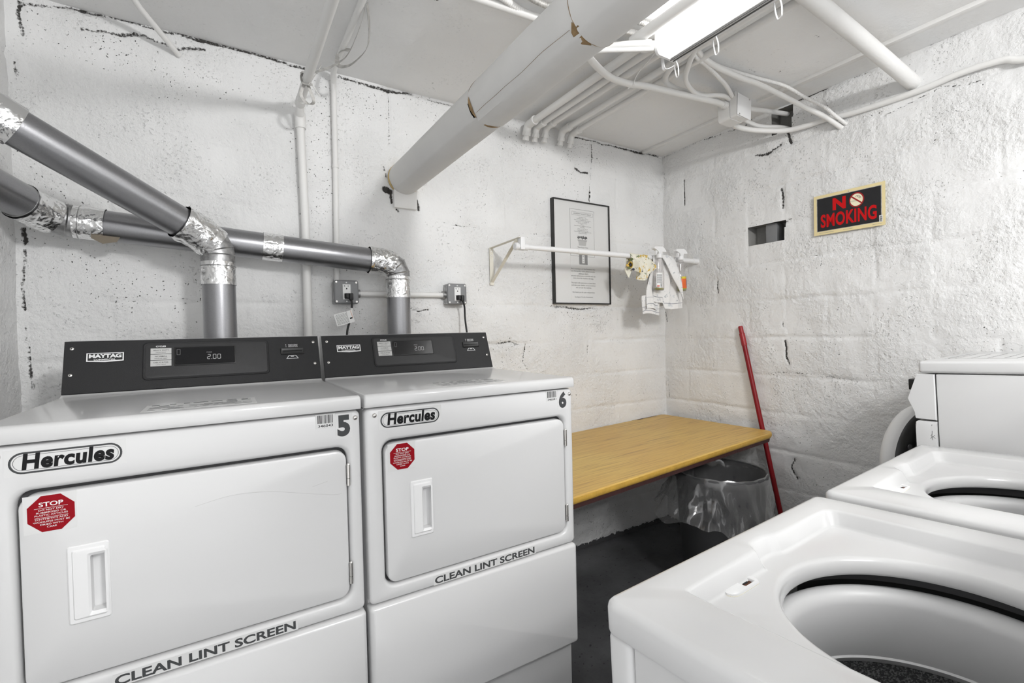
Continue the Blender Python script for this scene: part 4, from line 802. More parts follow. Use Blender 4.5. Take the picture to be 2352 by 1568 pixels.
# ------------------------------------------------------------------ fluorescent lamp
T = thing('ceiling_lamp', 'long bright fluorescent lamp hanging under the ceiling', 'lamp', (1.85, 0, ZC))
y0, y1 = -.012, -1.30
b = MB(); sec = lambda k: [(x, z) for x, z in rr(-.052+k, -.140+k, .014-k, -.030-k, .012, 4)]
b.loops([[(x, y0-.004, z) for x, z in sec(.004)], [(x, y0-.010, z) for x, z in sec(0)], [(x, y1, z) for x, z in sec(0)]], 'lamp_lens', True, True); b.build('lens', T, 40)
b = MB(); b.box((.014, y0-.01, -.142), (.056, y1, -.036), 'enamel', .003); b.box((.020, y0-.008, -.1455), (.024, y1, -.1415), 'trim_dark'); b.box((.036, y0-.008, -.1455), (.039, y1, -.1415), 'trim_dark'); b.box((.056, y0-.008, -.11), (.0575, y1, -.10), 'trim_dark'); b.build('housing', T)
b = MB(); b.loops([[(x, y0+.004, z) for x, z in rr(-.050, -.138, .056, -.034, .016, 4)], [(x, y0-.003, z) for x, z in rr(-.054, -.143, .060, -.030, .016, 4)], [(x, y0-.012, z) for x, z in rr(-.054, -.143, .060, -.030, .016, 4)]], 'plastic_white', True, True); b.build('end_cap', T)
b = MB(); b.tube([(-.065, .014, -.098), (-.03, -.005, -.098)], .019, 'pipe_paint', 16); b.tube([(-.085, .022, -.098), (-.060, .012, -.098)], .023, 'pipe_paint', 8); b.build('end_fitting', T)
for yy in (-.03, -.20, -.42):
    b = MB(); b.tube(smooth_path([(.040, yy, -.142), (.048, yy-.004, -.165), (.050, yy-.004, -.192), (.058, yy+.004, -.197), (.066, yy+.018, -.192), (.068, yy+.026, -.165), (.068, yy+.03, -.135)], 5), .0024, 'plastic_white', 8); b.build('wire_hook', T)
b = MB(); ribbon(b, [(.0, y0+.006, -.10), (.012, y0+.02, -.135), (.018, y0+.018, -.165), (.036, y0+.008, -.162), (.052, y0-.002, -.150)], .012, .001, 'plastic_white', (0, 1, 0)); b.build('end_clip', T)
for yy in (-.25, -1.1):
    b = MB(); b.box((.0, yy-.01, -.04), (.03, yy+.01, .004), 'enamel'); b.build('mount', T)

# ------------------------------------------------------------------ clothes rod on a shelf bracket
T = thing('clothes_rod', 'white clothes rod on a triangular wall bracket, ending at the right wall', 'rod', (1.61, YW-.004, 1.66))
o = Vector((1.61, YW-.004, 1.66))
def bar2(b, p, q, w, th, m, side):
    P, Q, S = Vector(p)-o, Vector(q)-o, Vector(side); t = (Q-P).normalized(); n = t.cross(S).normalized()
    b.loops([[tuple(c+S*a*w/2+n*e*th/2) for a, e in ((1, 1), (-1, 1), (-1, -1), (1, -1))] for c in (P, Q)], m, True, True)
b = MB(); bar2(b, (1.612, YW-.006, 1.757), (1.612, YW-.006, 1.560), .022, .003, 'bracket_ivory', (1, 0, 0)); bar2(b, (1.612, YW-.004, 1.755), (1.622, .672, 1.763), .020, .003, 'bracket_ivory', (1, 0, 0)); bar2(b, (1.612, YW-.008, 1.575), (1.620, .70, 1.757), .018, .003, 'bracket_ivory', (1, 0, 0))
b.box((1.622-o.x, .668-o.y, 1.705-o.z), (1.646-o.x, .700-o.y, 1.766-o.z), 'plastic_white', .003); b.build('bracket', T)
for zz in (1.738, 1.715):
    P = MB(); P.lathe([(.005, 0), (.004, .002), (.0, .0025)], tuple(Vector((1.612, YW-.0075, zz))-o), 'screw_metal', 12, axis=(0, -1, 0)); P.build('screw', T)
b = MB(); ry, rz = .69, 1.7215
pt = lambda x: tuple(Vector((x, ry, rz+(x-1.6)*.0045))-o)
b.tube([pt(1.655), pt(1.99)], .0128, 'plastic_white', 24); b.tube([pt(1.985), pt(2.955)], .0148, 'plastic_white', 24); b.build('rod', T)
b = MB(); b.tube([pt(1.598), pt(1.602), pt(1.612), pt(1.616)], [.014, .0185, .0185, .016], 'plastic_white', 24); b.tube([pt(1.616), pt(1.640)], .0145, 'plastic_white', 24); b.tube([pt(1.640), pt(1.672)], .017, 'plastic_white', 24); b.build('end_cap', T)
b = MB(); b.tube([pt(2.905), pt(2.955)], .0175, 'plastic_white', 24); b.build('wall_flange', T)

# cloths over the rod
def drape(name, label, x0, x1, front_len, back_len, mat_, wav, seed, hem=False, cols=40, rows=60, r=.0185, flare=0.0, base=0.0):
    b = MB(); ls = []
    for j in range(rows+1):
        row = []
        s = j/rows
        for i in range(cols+1):
            u = i/cols; fl_ = front_len(u) if callable(front_len) else front_len; bl = back_len(u) if callable(back_len) else back_len
            L = fl_+bl+math.pi*r; d = s*L
            ph = 2.1*math.sin(seed+u*7)+seed
            if d < bl: dn = bl-d; yy = ry+r+.004*math.sin(9*u+seed); zz = rz-dn; k = dn
            elif d < bl+math.pi*r: a = (d-bl)/r; yy = ry+r*math.cos(a); zz = rz+r*math.sin(a); k = 0
            else: dn = d-bl-math.pi*r; yy = ry-r; zz = rz-dn; k = dn; yy -= wav*min(1, dn/.05)*(.5+.5*math.sin(u*11+ph+dn*6))
            xc = (x0+x1)/2+base*k; w = (x1-x0)*(1+flare*k/.3)
            row.append((xc+(u-.5)*w+.006*mnoise.noise(Vector((u*3, k*14, seed))), yy+.006*mnoise.noise(Vector((u*5, k*18, seed+4)))*min(1, k/.03), zz+.004*mnoise.noise(Vector((u*4, seed, 0)))))
        ls.append(row)
    n = cols+1; vs = [p for l in ls for p in l]; fs = [[a*n+c, a*n+c+1, (a+1)*n+c+1, (a+1)*n+c] for a in range(rows) for c in range(cols)]
    o_ = Vector((0, 0, 0)); cen = Vector(((x0+x1)/2, ry, rz))
    b.add([tuple(Vector(p)-cen) for p in vs], fs, mat_)
    # thickness: duplicate sheet pushed back slightly
    b.add([(p[0]-cen.x, p[1]-cen.y+.0016, p[2]-cen.z) for p in vs], [f[::-1] for f in fs], mat_)
    if hem:
        for q in (rows-3,):
            st = ls[q]; b.loops([[tuple(Vector(p)-cen+Vector((0, -.0015, k))) for p in st] for k in (.0, .0022)], 'stitch', closed=False)
    return b, cen
b, cen = drape('c', '', 2.535, 2.725, lambda u: .268+.035*u*(1-u)+(.02 if u > .35 else -.015), lambda u: .30-.05*u, 'cloth_white', .020, 2.0, True, flare=.30, base=.06)
ob = b.build('dish_towel', angle=60); ob.location = cen; tag(ob, 'white dish towel with faint gray flowers hanging longest on the rod', 'towel')
bf = MB(); Sx = smooth_path
rows = [[Vector((2.652+.004*math.sin(j), ry-.028, rz+.012-j*.0)) for j in range(2)]]
fold = [[(2.60, .690-.019, 1.742), (2.655, .665, 1.744), (2.69, .662, 1.735)], [(2.615, .645, 1.69), (2.650, .632, 1.685), (2.690, .630, 1.675)], [(2.640, .625, 1.615), (2.665, .608, 1.610), (2.695, .606, 1.597)], [(2.680, .612, 1.545), (2.695, .606, 1.537), (2.712, .607, 1.518)], [(2.715, .612, 1.485), (2.718, .611, 1.480), (2.722, .612, 1.476)]]
nn = [smooth_path(r_, 6) for r_ in fold]
cols_ = [smooth_path([nn[k][j] for k in range(len(nn))], 6) for j in range(len(nn[0]))]
gr = [[tuple(cols_[j][i]-cen) for j in range(len(cols_))] for i in range(len(cols_[0]))]
bf.loops(gr, 'cloth_white', closed=False); bf.loops([[(p[0], p[1]+.003, p[2]) for p in r_] for r_ in gr], 'cloth_white', closed=False)
f_ = bf.build('folded_corner', ob, angle=60)
bk = MB()
for (xa, xb, za, zb, yy) in ((2.44, 2.53, 1.60, 1.425, .672), (2.455, 2.60, 1.50, 1.395, .684)):
    g_ = [[(xa+(xb-xa)*u+.012*(zz-1.5)-cen.x, yy-.006*math.sin(u*8+zz*20)-cen.y, zz+.006*math.sin(u*5)-cen.z) for u in (k/16 for k in range(17))] for zz in (za+(zb-za)*q/14 for q in range(15))]
    if xa < 2.45: g_ = [[(2.575+(u*.0)-.0-cen.x+(p[0]+cen.x-2.535)*(.25+.75*min(1, q/5)), p[1], p[2]+.145*(1-min(1, q/5))) for p, u in zip(r_, range(17))] for q, r_ in enumerate(g_)]
    bk.loops(g_, 'cloth_white', closed=False); bk.loops([[(p[0], p[1]+.002, p[2]) for p in r_] for r_ in g_], 'cloth_white', closed=False)
    bk.loops([[(p[0], p[1]-.0012, p[2]+e) for p in g_[-3]] for e in (0, .002)], 'stitch', closed=False); bk.loops([[(p[0], p[1]-.0012, p[2]+e) for p in g_[-6]] for e in (0, .0012)], 'stitch', closed=False)
bk.build('back_flap', ob, angle=60)
b, cen2 = drape('c', '', 2.355, 2.50, lambda u: .055+.075*math.sin(math.pi*min(1, u*1.1))+.02*u, .07, 'cloth_floral', .050, 5.0, False, cols=60, rows=50, flare=.5)
ob2 = b.build('floral_cloth', angle=60); ob2.location = cen2; tag(ob2, 'cream cloth with yellow flowers bunched over the rod', 'towel')
bf = MB(); cx_, cz_ = 2.335, 1.675
g_ = [[(2.395-.085*t+.018*s-cen2.x, .668-.008*math.sin(3*s+t*4)-cen2.y, 1.715-.055*t-.055*s+.012*math.sin(t*4)-cen2.z) for s in (k/10 for k in range(11))] for t in (k/10 for k in range(11))]
bf.loops(g_, 'cloth_floral', closed=False); bf.loops([[(p[0], p[1]+.003, p[2]) for p in r_] for r_ in g_], 'cloth_floral', closed=False)
def flower(b, x, z, y, s, cols):
    for k in range(7): a = 2*math.pi*k/7; b.add([(x+s*.55*math.cos(a)+s*.45*math.cos(t), y, z+s*.55*math.sin(a)+s*.45*math.sin(t)) for t in (2*math.pi*q/8 for q in range(8))], [list(range(8))], cols[0])
    b.add([(x+s*.32*math.cos(t), y-.0006, z+s*.32*math.sin(t)) for t in (2*math.pi*q/10 for q in range(10))], [list(range(10))], cols[1])
mat('petal', (.62, .40, .08), .9); mat('leaf_print', (.12, .15, .06), .9); mat('dark_print', (.03, .035, .06), .9)
flower(bf, 2.335-cen2.x, 1.668-cen2.z, .655-cen2.y, .020, ('petal', 'dark_print'))
for dx, dz, c_ in ((-.024, -.004, 'petal'), (.0, .026, 'leaf_print'), (.012, .032, 'leaf_print'), (-.012, -.018, 'leaf_print'), (.021, -.024, 'dark_print')):
    bf.add([(2.335+dx+.011*math.cos(t)-cen2.x, .6545-cen2.y, 1.668+dz+.007*math.sin(t)-cen2.z) for t in (2*math.pi*q/8 for q in range(8))], [list(range(8))], c_)
bf.build('folded_corner', ob2, angle=60)

# spray bottles
def bottle(x, z0, h, label, kind, tilt):
    M = Matrix.Translation((x, .640, z0)) @ Matrix.Rotation(tilt, 4, 'Y')
    T = thing('spray_bottle', label, 'bottle', group='spray bottles hooked on the rod', mw=M)
    ov = lambda prof, fx, fy: [[(r*fx*math.cos(a), r*fy*math.sin(a), zz) for a in (2*math.pi*k/36 for k in range(36))] for r, zz in prof]
    P = [(.028, 0), (.0325, .004), (.034, .012), (.034, .085), (.0335, .105), (.029, .118), (.0275, .124), (.0285, .130), (.0265, .138), (.0275, .144), (.0255, .152), (.0265, .158), (.0235, .168), (.0165, .182), (.0145, .190)]
    b = MB(); b.loops(ov(P, 1, .68), 'bottle_clear', True, False); b.build('bottle_body', T, 60)
    b = MB(); b.loops(ov([(.027, .0025), (.0315, .006), (.0318, .013)], 1, .68), 'tint_green', True, True); b.build('liquid', T, 60)
    b = MB(); b.lathe([(.0160, .186), (.0168, .190), (.0168, .204), (.0150, .210)], (0, 0, 0), 'plastic_white', 24, cap0=True, cap1=True); b.build('collar', T)
    f2 = lambda px, pz, d: (px, d, pz)
    b = MB(); head = [(-.052, .236), (-.050, .247), (-.030, .249), (.018, .252), (.030, .247), (.046, .232), (.048, .224), (.016, .222), (.012, .210), (-.012, .210), (-.018, .222), (-.034, .232)]
    b.prism(head, -.0115, .0115, f2, 'plastic_white'); b.build('trigger_head', T)
    b = MB(); b.prism([(-.026, .232), (-.018, .226), (-.024, .212), (-.030, .200), (-.034, .201), (-.031, .216)], -.006, .006, f2, 'plastic_white'); b.build('trigger', T)
    if kind == 0:
        s = Decal(lambda px, pz, d: (px, -math.sqrt(max(0, 1-(px/.0349)**2))*.0237-d, pz))
        def arc(x0, x1, z0_, z1, m, d, n=6):
            for k in range(n): s.rect(x0+(x1-x0)*k/n, z0_, x0+(x1-x0)*(k+1)/n, z1, m, d)
        arc(-.033, .000, .018, .098, 'paper', .0004)
        for k in range(9): arc(-.031, -.003, .088-k*.006, .0908-k*.006, 'ink_mid', .0007)
        for k in range(7): arc(-.014, -.003, .020+k*.0027, .0213+k*.0027, 'ink', .0007, 2)
        arc(-.031, -.019, .019, .027, 'label_red', .0007, 2); s.build('bottle_label', T)
    else:
        s = Decal(lambda px, pz, d: (px, -math.sqrt(max(0, 1-(px/.0349)**2))*.0237-d, pz))
        def strip(pts, m, d):
            for (xa, a0, a1), (xb, b0, b1) in zip(pts[:-1], pts[1:]): s.poly([(xa, a0), (xb, b0), (xb, b1), (xa, a1)], m, d)
        strip([(-.031, .012, .086), (-.015, .012, .084), (.0, .012, .084), (.015, .012, .088), (.031, .012, .094)], 'label_green', .0004)
        strip([(-.031, .016, .070), (-.015, .016, .074), (.0, .016, .074), (.015, .016, .075), (.030, .018, .078)], 'label_orange', .0007)
        strip([(-.02, .074, .086), (-.005, .072, .085), (.008, .074, .086)], 'label_yellow', .0009); strip([(.016, .034, .066), (.022, .030, .068), (.027, .034, .064)], 'label_blue', .0010); strip([(.015, .020, .030), (.028, .022, .034)], 'label_red', .0010)
        s.build('bottle_label', T)
    return T
bottle(2.545, 1.530, .25, 'clear spray bottle with white paper label hanging in front of the white towel', 0, math.radians(1.5))
bottle(2.741, 1.530, .25, 'clear spray bottle with orange and green label, half hidden by the towel', 1, math.radians(-1))

# ------------------------------------------------------------------ framed laundry notice
T = thing('framed_notice', 'black framed laundry rules notice hanging behind the clothes rod', 'picture', (2.225, YW-.006, 1.768)); fw_, fh_ = .215, .302
LF = lambda x0, z0, x1, z1, y: [(x0, y, z0), (x1, y, z0), (x1, y, z1), (x0, y, z1)]
b = MB(); b.loops([LF(-fw_, -fh_, fw_, fh_, .008), LF(-fw_, -fh_, fw_, fh_, -.020), LF(-fw_+.0065, -fh_+.0065, fw_-.0065, fh_-.0065, -.020), LF(-fw_+.0065, -fh_+.0065, fw_-.0065, fh_-.0065, -.006)], 'frame_black'); b.build('frame', T)
pf = lambda x, z, d: (x, -.010-d, z)
b = Decal(pf); b.slab([(-fw_+.004, -fh_+.004), (fw_-.004, -fh_+.004), (fw_-.004, fh_-.004), (-fw_+.004, fh_-.004)], 'paper', .001); b.build('mat_board', T)
b = Decal(pf); pxa, pxb, pza, pzb = -.092, .100, -.278, .262
b.slab([(pxa, pza), (pxb, pza), (pxb, pzb), (pxa, pzb)], 'paper', .0022)
D0 = .0026; b.ring([(-.090, -.02), (.094, -.02), (.094, .255), (-.090, .255)], [(-.0888, -.0188), (.0928, -.0188), (.0928, .2538), (-.0888, .2538)], 'ink', D0)
b.ring([(-.076, .220), (.086, .220), (.086, .240), (-.076, .240)], [(-.0752, .2208), (.0852, .2208), (.0852, .2392), (-.0752, .2392)], 'ink', D0)
b.ctext('LAUNDRY FACILITY RULES', .004, .2265, .0078, 'ink', D0, .0, 1.0, .135)
rl = ['No dyeing or tinting.', 'No sitting on tables or machines.', 'Please do not overload the washer or dryer. It', 'depends on our small load limits. We', 'thank all for your patience.', 'Thank you.', 'Please clean laundry detergents or other liquids', 'after spilling.', 'Empty dryers after each use.', 'Empty washers before leaving.', 'Report any repairs needed to Management or by', 'calling a service number.']
for k, t in enumerate(rl): b.ctext(('- ' if k in (0, 1, 2, 6, 8, 9, 10) else '')+t, .004, .2085-k*.0085, .0040, 'ink', D0, .012, 1.15, .145)
# basket of laundry drawing
b.poly([(-.032, .076), (.034, .076), (.027, .044), (-.025, .044)], 'label_gray', D0); b.ring([(-.034, .078), (.036, .078), (.036, .072), (-.034, .072)], [(-.032, .077), (.034, .077), (.034, .073), (-.032, .073)], 'ink_gray', D0+.0002)
rng = random.Random(3)
for k in range(9):
    a = -.028+k*.0072; b.poly([(a+.010*math.cos(t)*rng.uniform(.7, 1.1), .084+.008*rng.uniform(.4, 1.5)+.008*math.sin(t)) for t in (2*math.pi*q/9 for q in range(9))], 'ink_mid' if k % 2 else 'ink_gray', D0+.0003+k*.00005)
b.ctext('Please Keep It Clean', .004, .030, .0075, 'ink', D0, .0, .9, .082)
b.rect(-.026, -.068, .038, -.004, 'ink_mid', D0); b.poly([(-.004, -.060), (.015, -.060), (.015, -.012), (-.004, -.012)], 'paper', D0+.0003)
for zz in (-.02, -.036, -.050): b.rect(.0, zz-.0012, .011, zz+.0012, 'ink_mid', D0+.0006)
for k, t in enumerate(['As a courtesy to all the Residents who', 'use the laundry room, please consider', 'setting an alarm', 'on your cell phone to coincide with the', 'time when the machine will stop.', '', 'This alarm will remind you to come down', 'and take your clothes out so someone', 'else can use the machine.', '', 'We thank you for your cooperation.', '', 'Southgate Condo Association']):
    if t: b.ctext(t, .004, -.098-k*.0138, .0082, 'ink_gray', D0, .0, 1.0, .185)
b.rect(-.034, -.1275, .042, -.1268, 'ink_gray', D0)
b.build('notice_paper', T)
b = MB(); b.add([(-fw_+.006, -.0165, -fh_+.006), (fw_-.006, -.0165, -fh_+.006), (fw_-.006, -.0165, fh_-.006), (-fw_+.006, -.0165, fh_-.006)], [[0, 1, 2, 3]], 'picture_glass'); b.build('glass', T)

# ------------------------------------------------------------------ no smoking sign
T = thing('no_smoking_sign', 'black and cream sign reading NO SMOKING in red on the right wall', 'sign', (XR-.010, -.160, 1.850))
sg = lambda u, z, d: (-d-.004*math.sin(u*9)**2, -u, z+.000)
sgn = lambda u, z, d: (-.004-d, -u-.0, z+u*0.0)
Mt = math.radians(2.0)
def sgr(u, z, d):
    c, s_ = math.cos(-.035*0), 0; return (-.003-d-.010*max(0, (.09-z))*.4, -(u), z-.010*u)
hw, hh = .1495, .0975
b = Decal(sgr); nU = 12
for k in range(nU):
    u0 = -hw+2*hw*k/nU; u1 = -hw+2*hw*(k+1)/nU; b.slab([(u0, -hh), (u1, -hh), (u1, hh), (u0, hh)], 'sign_cream', .0012)
b.build('backing', T)
b = Decal(sgr)
bx, by = .132, .079
b.rect(-.136, -.081, .1365, .0835, 'strap_metal', .0013); b.rect(-.1335, -by, .1335, .081, 'sign_black', .0015)
b.text('N', -.064, .012, -.007, .070, 'sign_red', .0018, .05)
b.text('SMOKING', -.118, -.064, .117, .001, 'sign_red', .0018, .030, 0, 1.05)
ucx, ucz, ur = .0375, .040, .0345
circ_ = lambda r, n=36, a0=0: [(ucx+.9*r*math.cos(2*math.pi*k/n), ucz+r*math.sin(2*math.pi*k/n)) for k in range(n)]
b.poly(circ_(ur), 'sign_dark_red', .0018); b.poly(circ_(ur-.006), 'sign_pale', .0020)
b.ring([(ucx-.024, ucz-.006), (ucx+.004, ucz-.006), (ucx+.004, ucz-.001), (ucx-.024, ucz-.001)], [(ucx-.0232, ucz-.0052), (ucx+.0032, ucz-.0052), (ucx+.0032, ucz-.0018), (ucx-.0232, ucz-.0018)], 'ink_gray', .0022)
for off in (0, .007):
    w_ = smooth_path([(ucx-.004+off, ucz+.014+off*.4, 0), (ucx+.002+off, ucz+.019, 0), (ucx+.006+off, ucz+.012, 0), (ucx+.010+off, ucz+.010, 0), (ucx+.013+off*.6, ucz+.004, 0)], 5)
    for p, q in zip(w_[:-1], w_[1:]):
        n_ = Vector((-(q-p).y, (q-p).x, 0)).normalized()*.0009; b.poly([(p+n_)[:2], (p-n_)[:2], (q-n_)[:2], (q+n_)[:2]], 'ink_gray', .0022)
an = math.radians(-42); cu, su = math.cos(an), math.sin(an); b.poly([(ucx+cu*a-su*c_, ucz+su*a+cu*c_) for a, c_ in ((-.030, -.003), (.030, -.003), (.030, .003), (-.030, .003))], 'sign_dark_red', .0024)
b.slab([(.126, -.082), (.1395, -.082), (.1395, -.052), (.126, -.052)], 'paper', .0018)
rng = random.Random(9); zz = -.080
while zz < -.054: hgt = rng.choice((.0007, .0012, .002)); b.rect(.1275, zz, .138, zz+hgt, 'ink', .0021); zz += hgt+rng.choice((.0009, .0014))
for u0, u1 in ((-.125, -.06), (-.02, .02), (.10, .135)): b.rect(u0, -.0895, u1, -.0882, 'ink_mid', .0015)
b.build('printed_face', T)
P = MB(); P.lathe([(.003, 0), (.002, .0015), (0, .002)], (-.004, -.005, .0885), 'screw_metal', 10, axis=(-1, 0, 0)); P.build('nail', T)

# ------------------------------------------------------------------ table
BR, FR, FL, BL = Vector((2.905, YW-.012, .735)), Vector((2.868, .160, .752)), Vector((1.392, .090, .707)), Vector((1.396, YW-.012, .690))
T = thing('folding_table', 'yellow wood grain laminate table top against the corner walls', 'table', ((BR+FL)/2-Vector((0, 0, .715))))
org = Vector(T.location)
def tq(s, t): return (BL.lerp(BR, s)).lerp(FL.lerp(FR, s), t)
ux = (FR-FL).length; uy = (FR-BR).length
def outline(k):
    pts = []
    rr0 = .050
    loop = [(0, 0), (1, 0), (1, 1), (0, 1)]
    X = lambda d: d/ux; Y = lambda d: d/uy
    pts = [(X(k), Y(k)), (.5, Y(k)), (1-X(.02), Y(k)), (1-X(k), Y(.02)), (1-X(k), .5)]
    for q in range(9):
        a = q/8*math.pi/2; pts.append((1-X(rr0+k-rr0*math.cos(a) if False else rr0-(rr0-k)*math.cos(a)), 1-Y(rr0-(rr0-k)*math.sin(a))))
    pts += [(.5, 1-Y(k)), (X(k), 1-Y(k)), (X(k), .5)]
    return [tq(*p) for p in pts]
dn = Vector((0, 0, -1))
O = lambda k, d: [tuple(p+dn*d-org) for p in outline(k)]
b = MB(); b.loops([O(.004, 0), O(0.0, .005)], 'table_laminate', True); b.loops([O(0, .005), O(-.001, .016), O(.003, .027), O(.008, .031)], 'table_edge'); b.loops([O(.008, .031), O(.012, .050), O(.05, .052)], 'table_under', False, True); b.build('table_top', T, 40)
b = MB()
for s in (.12, .5, .86):
    q = tq(s, .004)-org; b.box((q.x-.02, q.y-.012, q.z-.30), (q.x+.02, q.y+.004, q.z-.05), 'bracket_ivory', .002); p2 = tq(s, .5)-org
    b.add([(q.x-.012, q.y-.01, q.z-.28), (q.x+.012, q.y-.01, q.z-.28), (p2.x+.012, p2.y, p2.z-.052), (p2.x-.012, p2.y, p2.z-.052), (q.x-.012, q.y-.01, q.z-.26), (q.x+.012, q.y-.01, q.z-.26), (p2.x+.012, p2.y+.03, p2.z-.050), (p2.x-.012, p2.y+.03, p2.z-.050)], [[0, 1, 2, 3], [4, 5, 6, 7], [0, 1, 5, 4], [1, 2, 6, 5], [2, 3, 7, 6], [3, 0, 4, 7]], 'bracket_ivory')
b.build('wall_bracket', T)
b = MB()
for s0, s1, w in ((.80, .83, .008), (.83, .86, .020), (.86, .95, .014), (.95, .985, .006)):
    b.add([tuple(tq(s0, .005)-org+Vector((0, 0, .0008))), tuple(tq(s1, .005)-org+Vector((0, 0, .0008))), tuple(tq(s1, w/uy)-org+Vector((0, 0, .0008))), tuple(tq(s0, w/uy*.8)-org+Vector((0, 0, .0008)))], [[0, 1, 2, 3]], 'table_under')
ob = b.build('chipped_edge', T); ob['label'] = 'dark chipped back edge'

# ------------------------------------------------------------------ mop handle
T = thing('mop_handle', 'red mop handle leaning on the right wall behind the table corner', 'handle', (2.884, .080, 0))
tp = Vector((2.934, .392, 1.312))-Vector((2.884, .080, 0)); b = MB()
ls = []
for t in (0, .93):
    c_ = tp*t; ls.append([(c_.x+(.0118+.0012*(k % 2))*math.cos(2*math.pi*k/24), c_.y+(.0118+.0012*(k % 2))*math.sin(2*math.pi*k/24), c_.z) for k in range(24)])
b.loops(ls, 'mop_red', True, True); b.build('pole', T, 60)
b = MB(); b.tube([tp*.915, tp*.92, tp*.968, tp*.97, tp*.995, tp*1.0], [.0138, .0150, .0150, .0120, .0128, .0115], 'mop_cap', 20); b.build('grip', T)

# ------------------------------------------------------------------ trash can with bag
CX, CY, RIM = 2.435, .190, .620
T = thing('trash_can', 'dark gray trash can with a clear bag under the table corner', 'bin', (CX, CY, 0))
b = MB(); b.lathe([(.165, 0), (.168, .004), (.2025, .575), (.208, .577), (.210, .585), (.210, .612), (.206, .618), (.200, .616), (.198, .57), (.160, .012)], (0, 0, 0), 'bin_gray', 64, cap0=True, cap1=True); b.build('bin_body', T, 50)
n = 180; ls = []
def fold_(a, d, amp):
    return amp*(mnoise.noise(Vector((math.cos(a)*4.5, math.sin(a)*4.5, d*2.5)))+.55*mnoise.noise(Vector((math.cos(a)*11, math.sin(a)*11, d*5+3)))-.35*abs(mnoise.noise(Vector((math.cos(a)*7+9, math.sin(a)*7, d*1.2)))))
inn = [(.190, .50), (.195, .53), (.197, .56), (.199, .60)]
for r_, z_ in inn: ls.append([((r_+fold_(a, z_, .010)*(1 if z_ < .55 else .3)-.004)*math.cos(a), (r_+fold_(a, z_, .010)*(1 if z_ < .55 else .3)-.004)*math.sin(a), z_) for a in (2*math.pi*k/n for k in range(n))])
def hemlen(a):
    da = lambda c_: math.exp(-(((a-c_+math.pi) % (2*math.pi)-math.pi)/.55)**2)
    return .215-.06*da(2.5)+.15*da(5.05)+.05*da(4.5)+.016*math.sin(5*a)+.012*math.sin(11*a+1)
ls.append([((.204+.002*math.sin(a*17))*math.cos(a), (.204+.002*math.sin(a*17))*math.sin(a), .622+.004*mnoise.noise(Vector((math.cos(a)*6, math.sin(a)*6, 0)))) for a in (2*math.pi*k/n for k in range(n))])
for q in range(1, 15):
    t = q/14; l = []
    for k in range(n):
        a = 2*math.pi*k/n; d = hemlen(a)*t
        r_ = .2125+.040*t**1.2+(fold_(a, d*3, .026)+.020*abs(mnoise.noise(Vector((a*4.2, d*3.0+a*.8, 2.0))))-.014*abs(mnoise.noise(Vector((a*2.6+d*16, d*7, 7.0)))))*min(1, t*2.2)+.075*t**1.3*math.exp(-(((a-2.75+math.pi) % (2*math.pi)-math.pi)/.55)**2)
        r_ = max(r_, .2122-.02*max(0, d-.04)+.002)
        l.append((r_*math.cos(a), r_*math.sin(a), .616-d))
    ls.append(l)
b = MB(); b.loops(ls, 'bag_film'); bag = b.build('trash_bag', angle=75); bag.location = (CX, CY, 0); tag(bag, 'clear plastic bag lining the trash can and folded over its rim', 'bag')

# ------------------------------------------------------------------ washers
A0 = Vector((.843, -.727, .921)); ex = Vector((.998, .058, .006)).normalized(); nz = Vector((-.008, .035, .999)); nz = (nz-ex*nz.dot(ex)).normalized(); ey = nz.cross(ex); HT = .921
def wmat(x): p = A0+ex*x-nz*HT; return Matrix(((ex.x, ey.x, nz.x, p.x), (ex.y, ey.y, nz.y, p.y), (ex.z, ey.z, nz.z, p.z), (0, 0, 0, 1)))
def radial(poly, c, angs):
    out = []
    n = len(poly)
    for a in angs:
        dx, dy = math.cos(a), math.sin(a); best = None
        for i in range(n):
            (x1, y1), (x2, y2) = poly[i], poly[(i+1) % n]; x1 -= c[0]; x2 -= c[0]; y1 -= c[1]; y2 -= c[1]
            den = dx*(y2-y1)-dy*(x2-x1)
            if abs(den) < 1e-12: continue
            s = (x1*(y2-y1)-y1*(x2-x1))/den; t = (x1*dy-y1*dx)/den
            if s > 0 and -1e-9 <= t <= 1+1e-9 and (best is None or s > best): best = s
        out.append(best)
    return out
def chaikin(p, k=3):
    for _ in range(k):
        q = []
        for i in range(len(p)):
            a, b_ = p[i], p[(i+1) % len(p)]; q += [(a[0]*.75+b_[0]*.25, a[1]*.75+b_[1]*.25), (a[0]*.25+b_[0]*.75, a[1]*.25+b_[1]*.75)]
        p = q
    return p
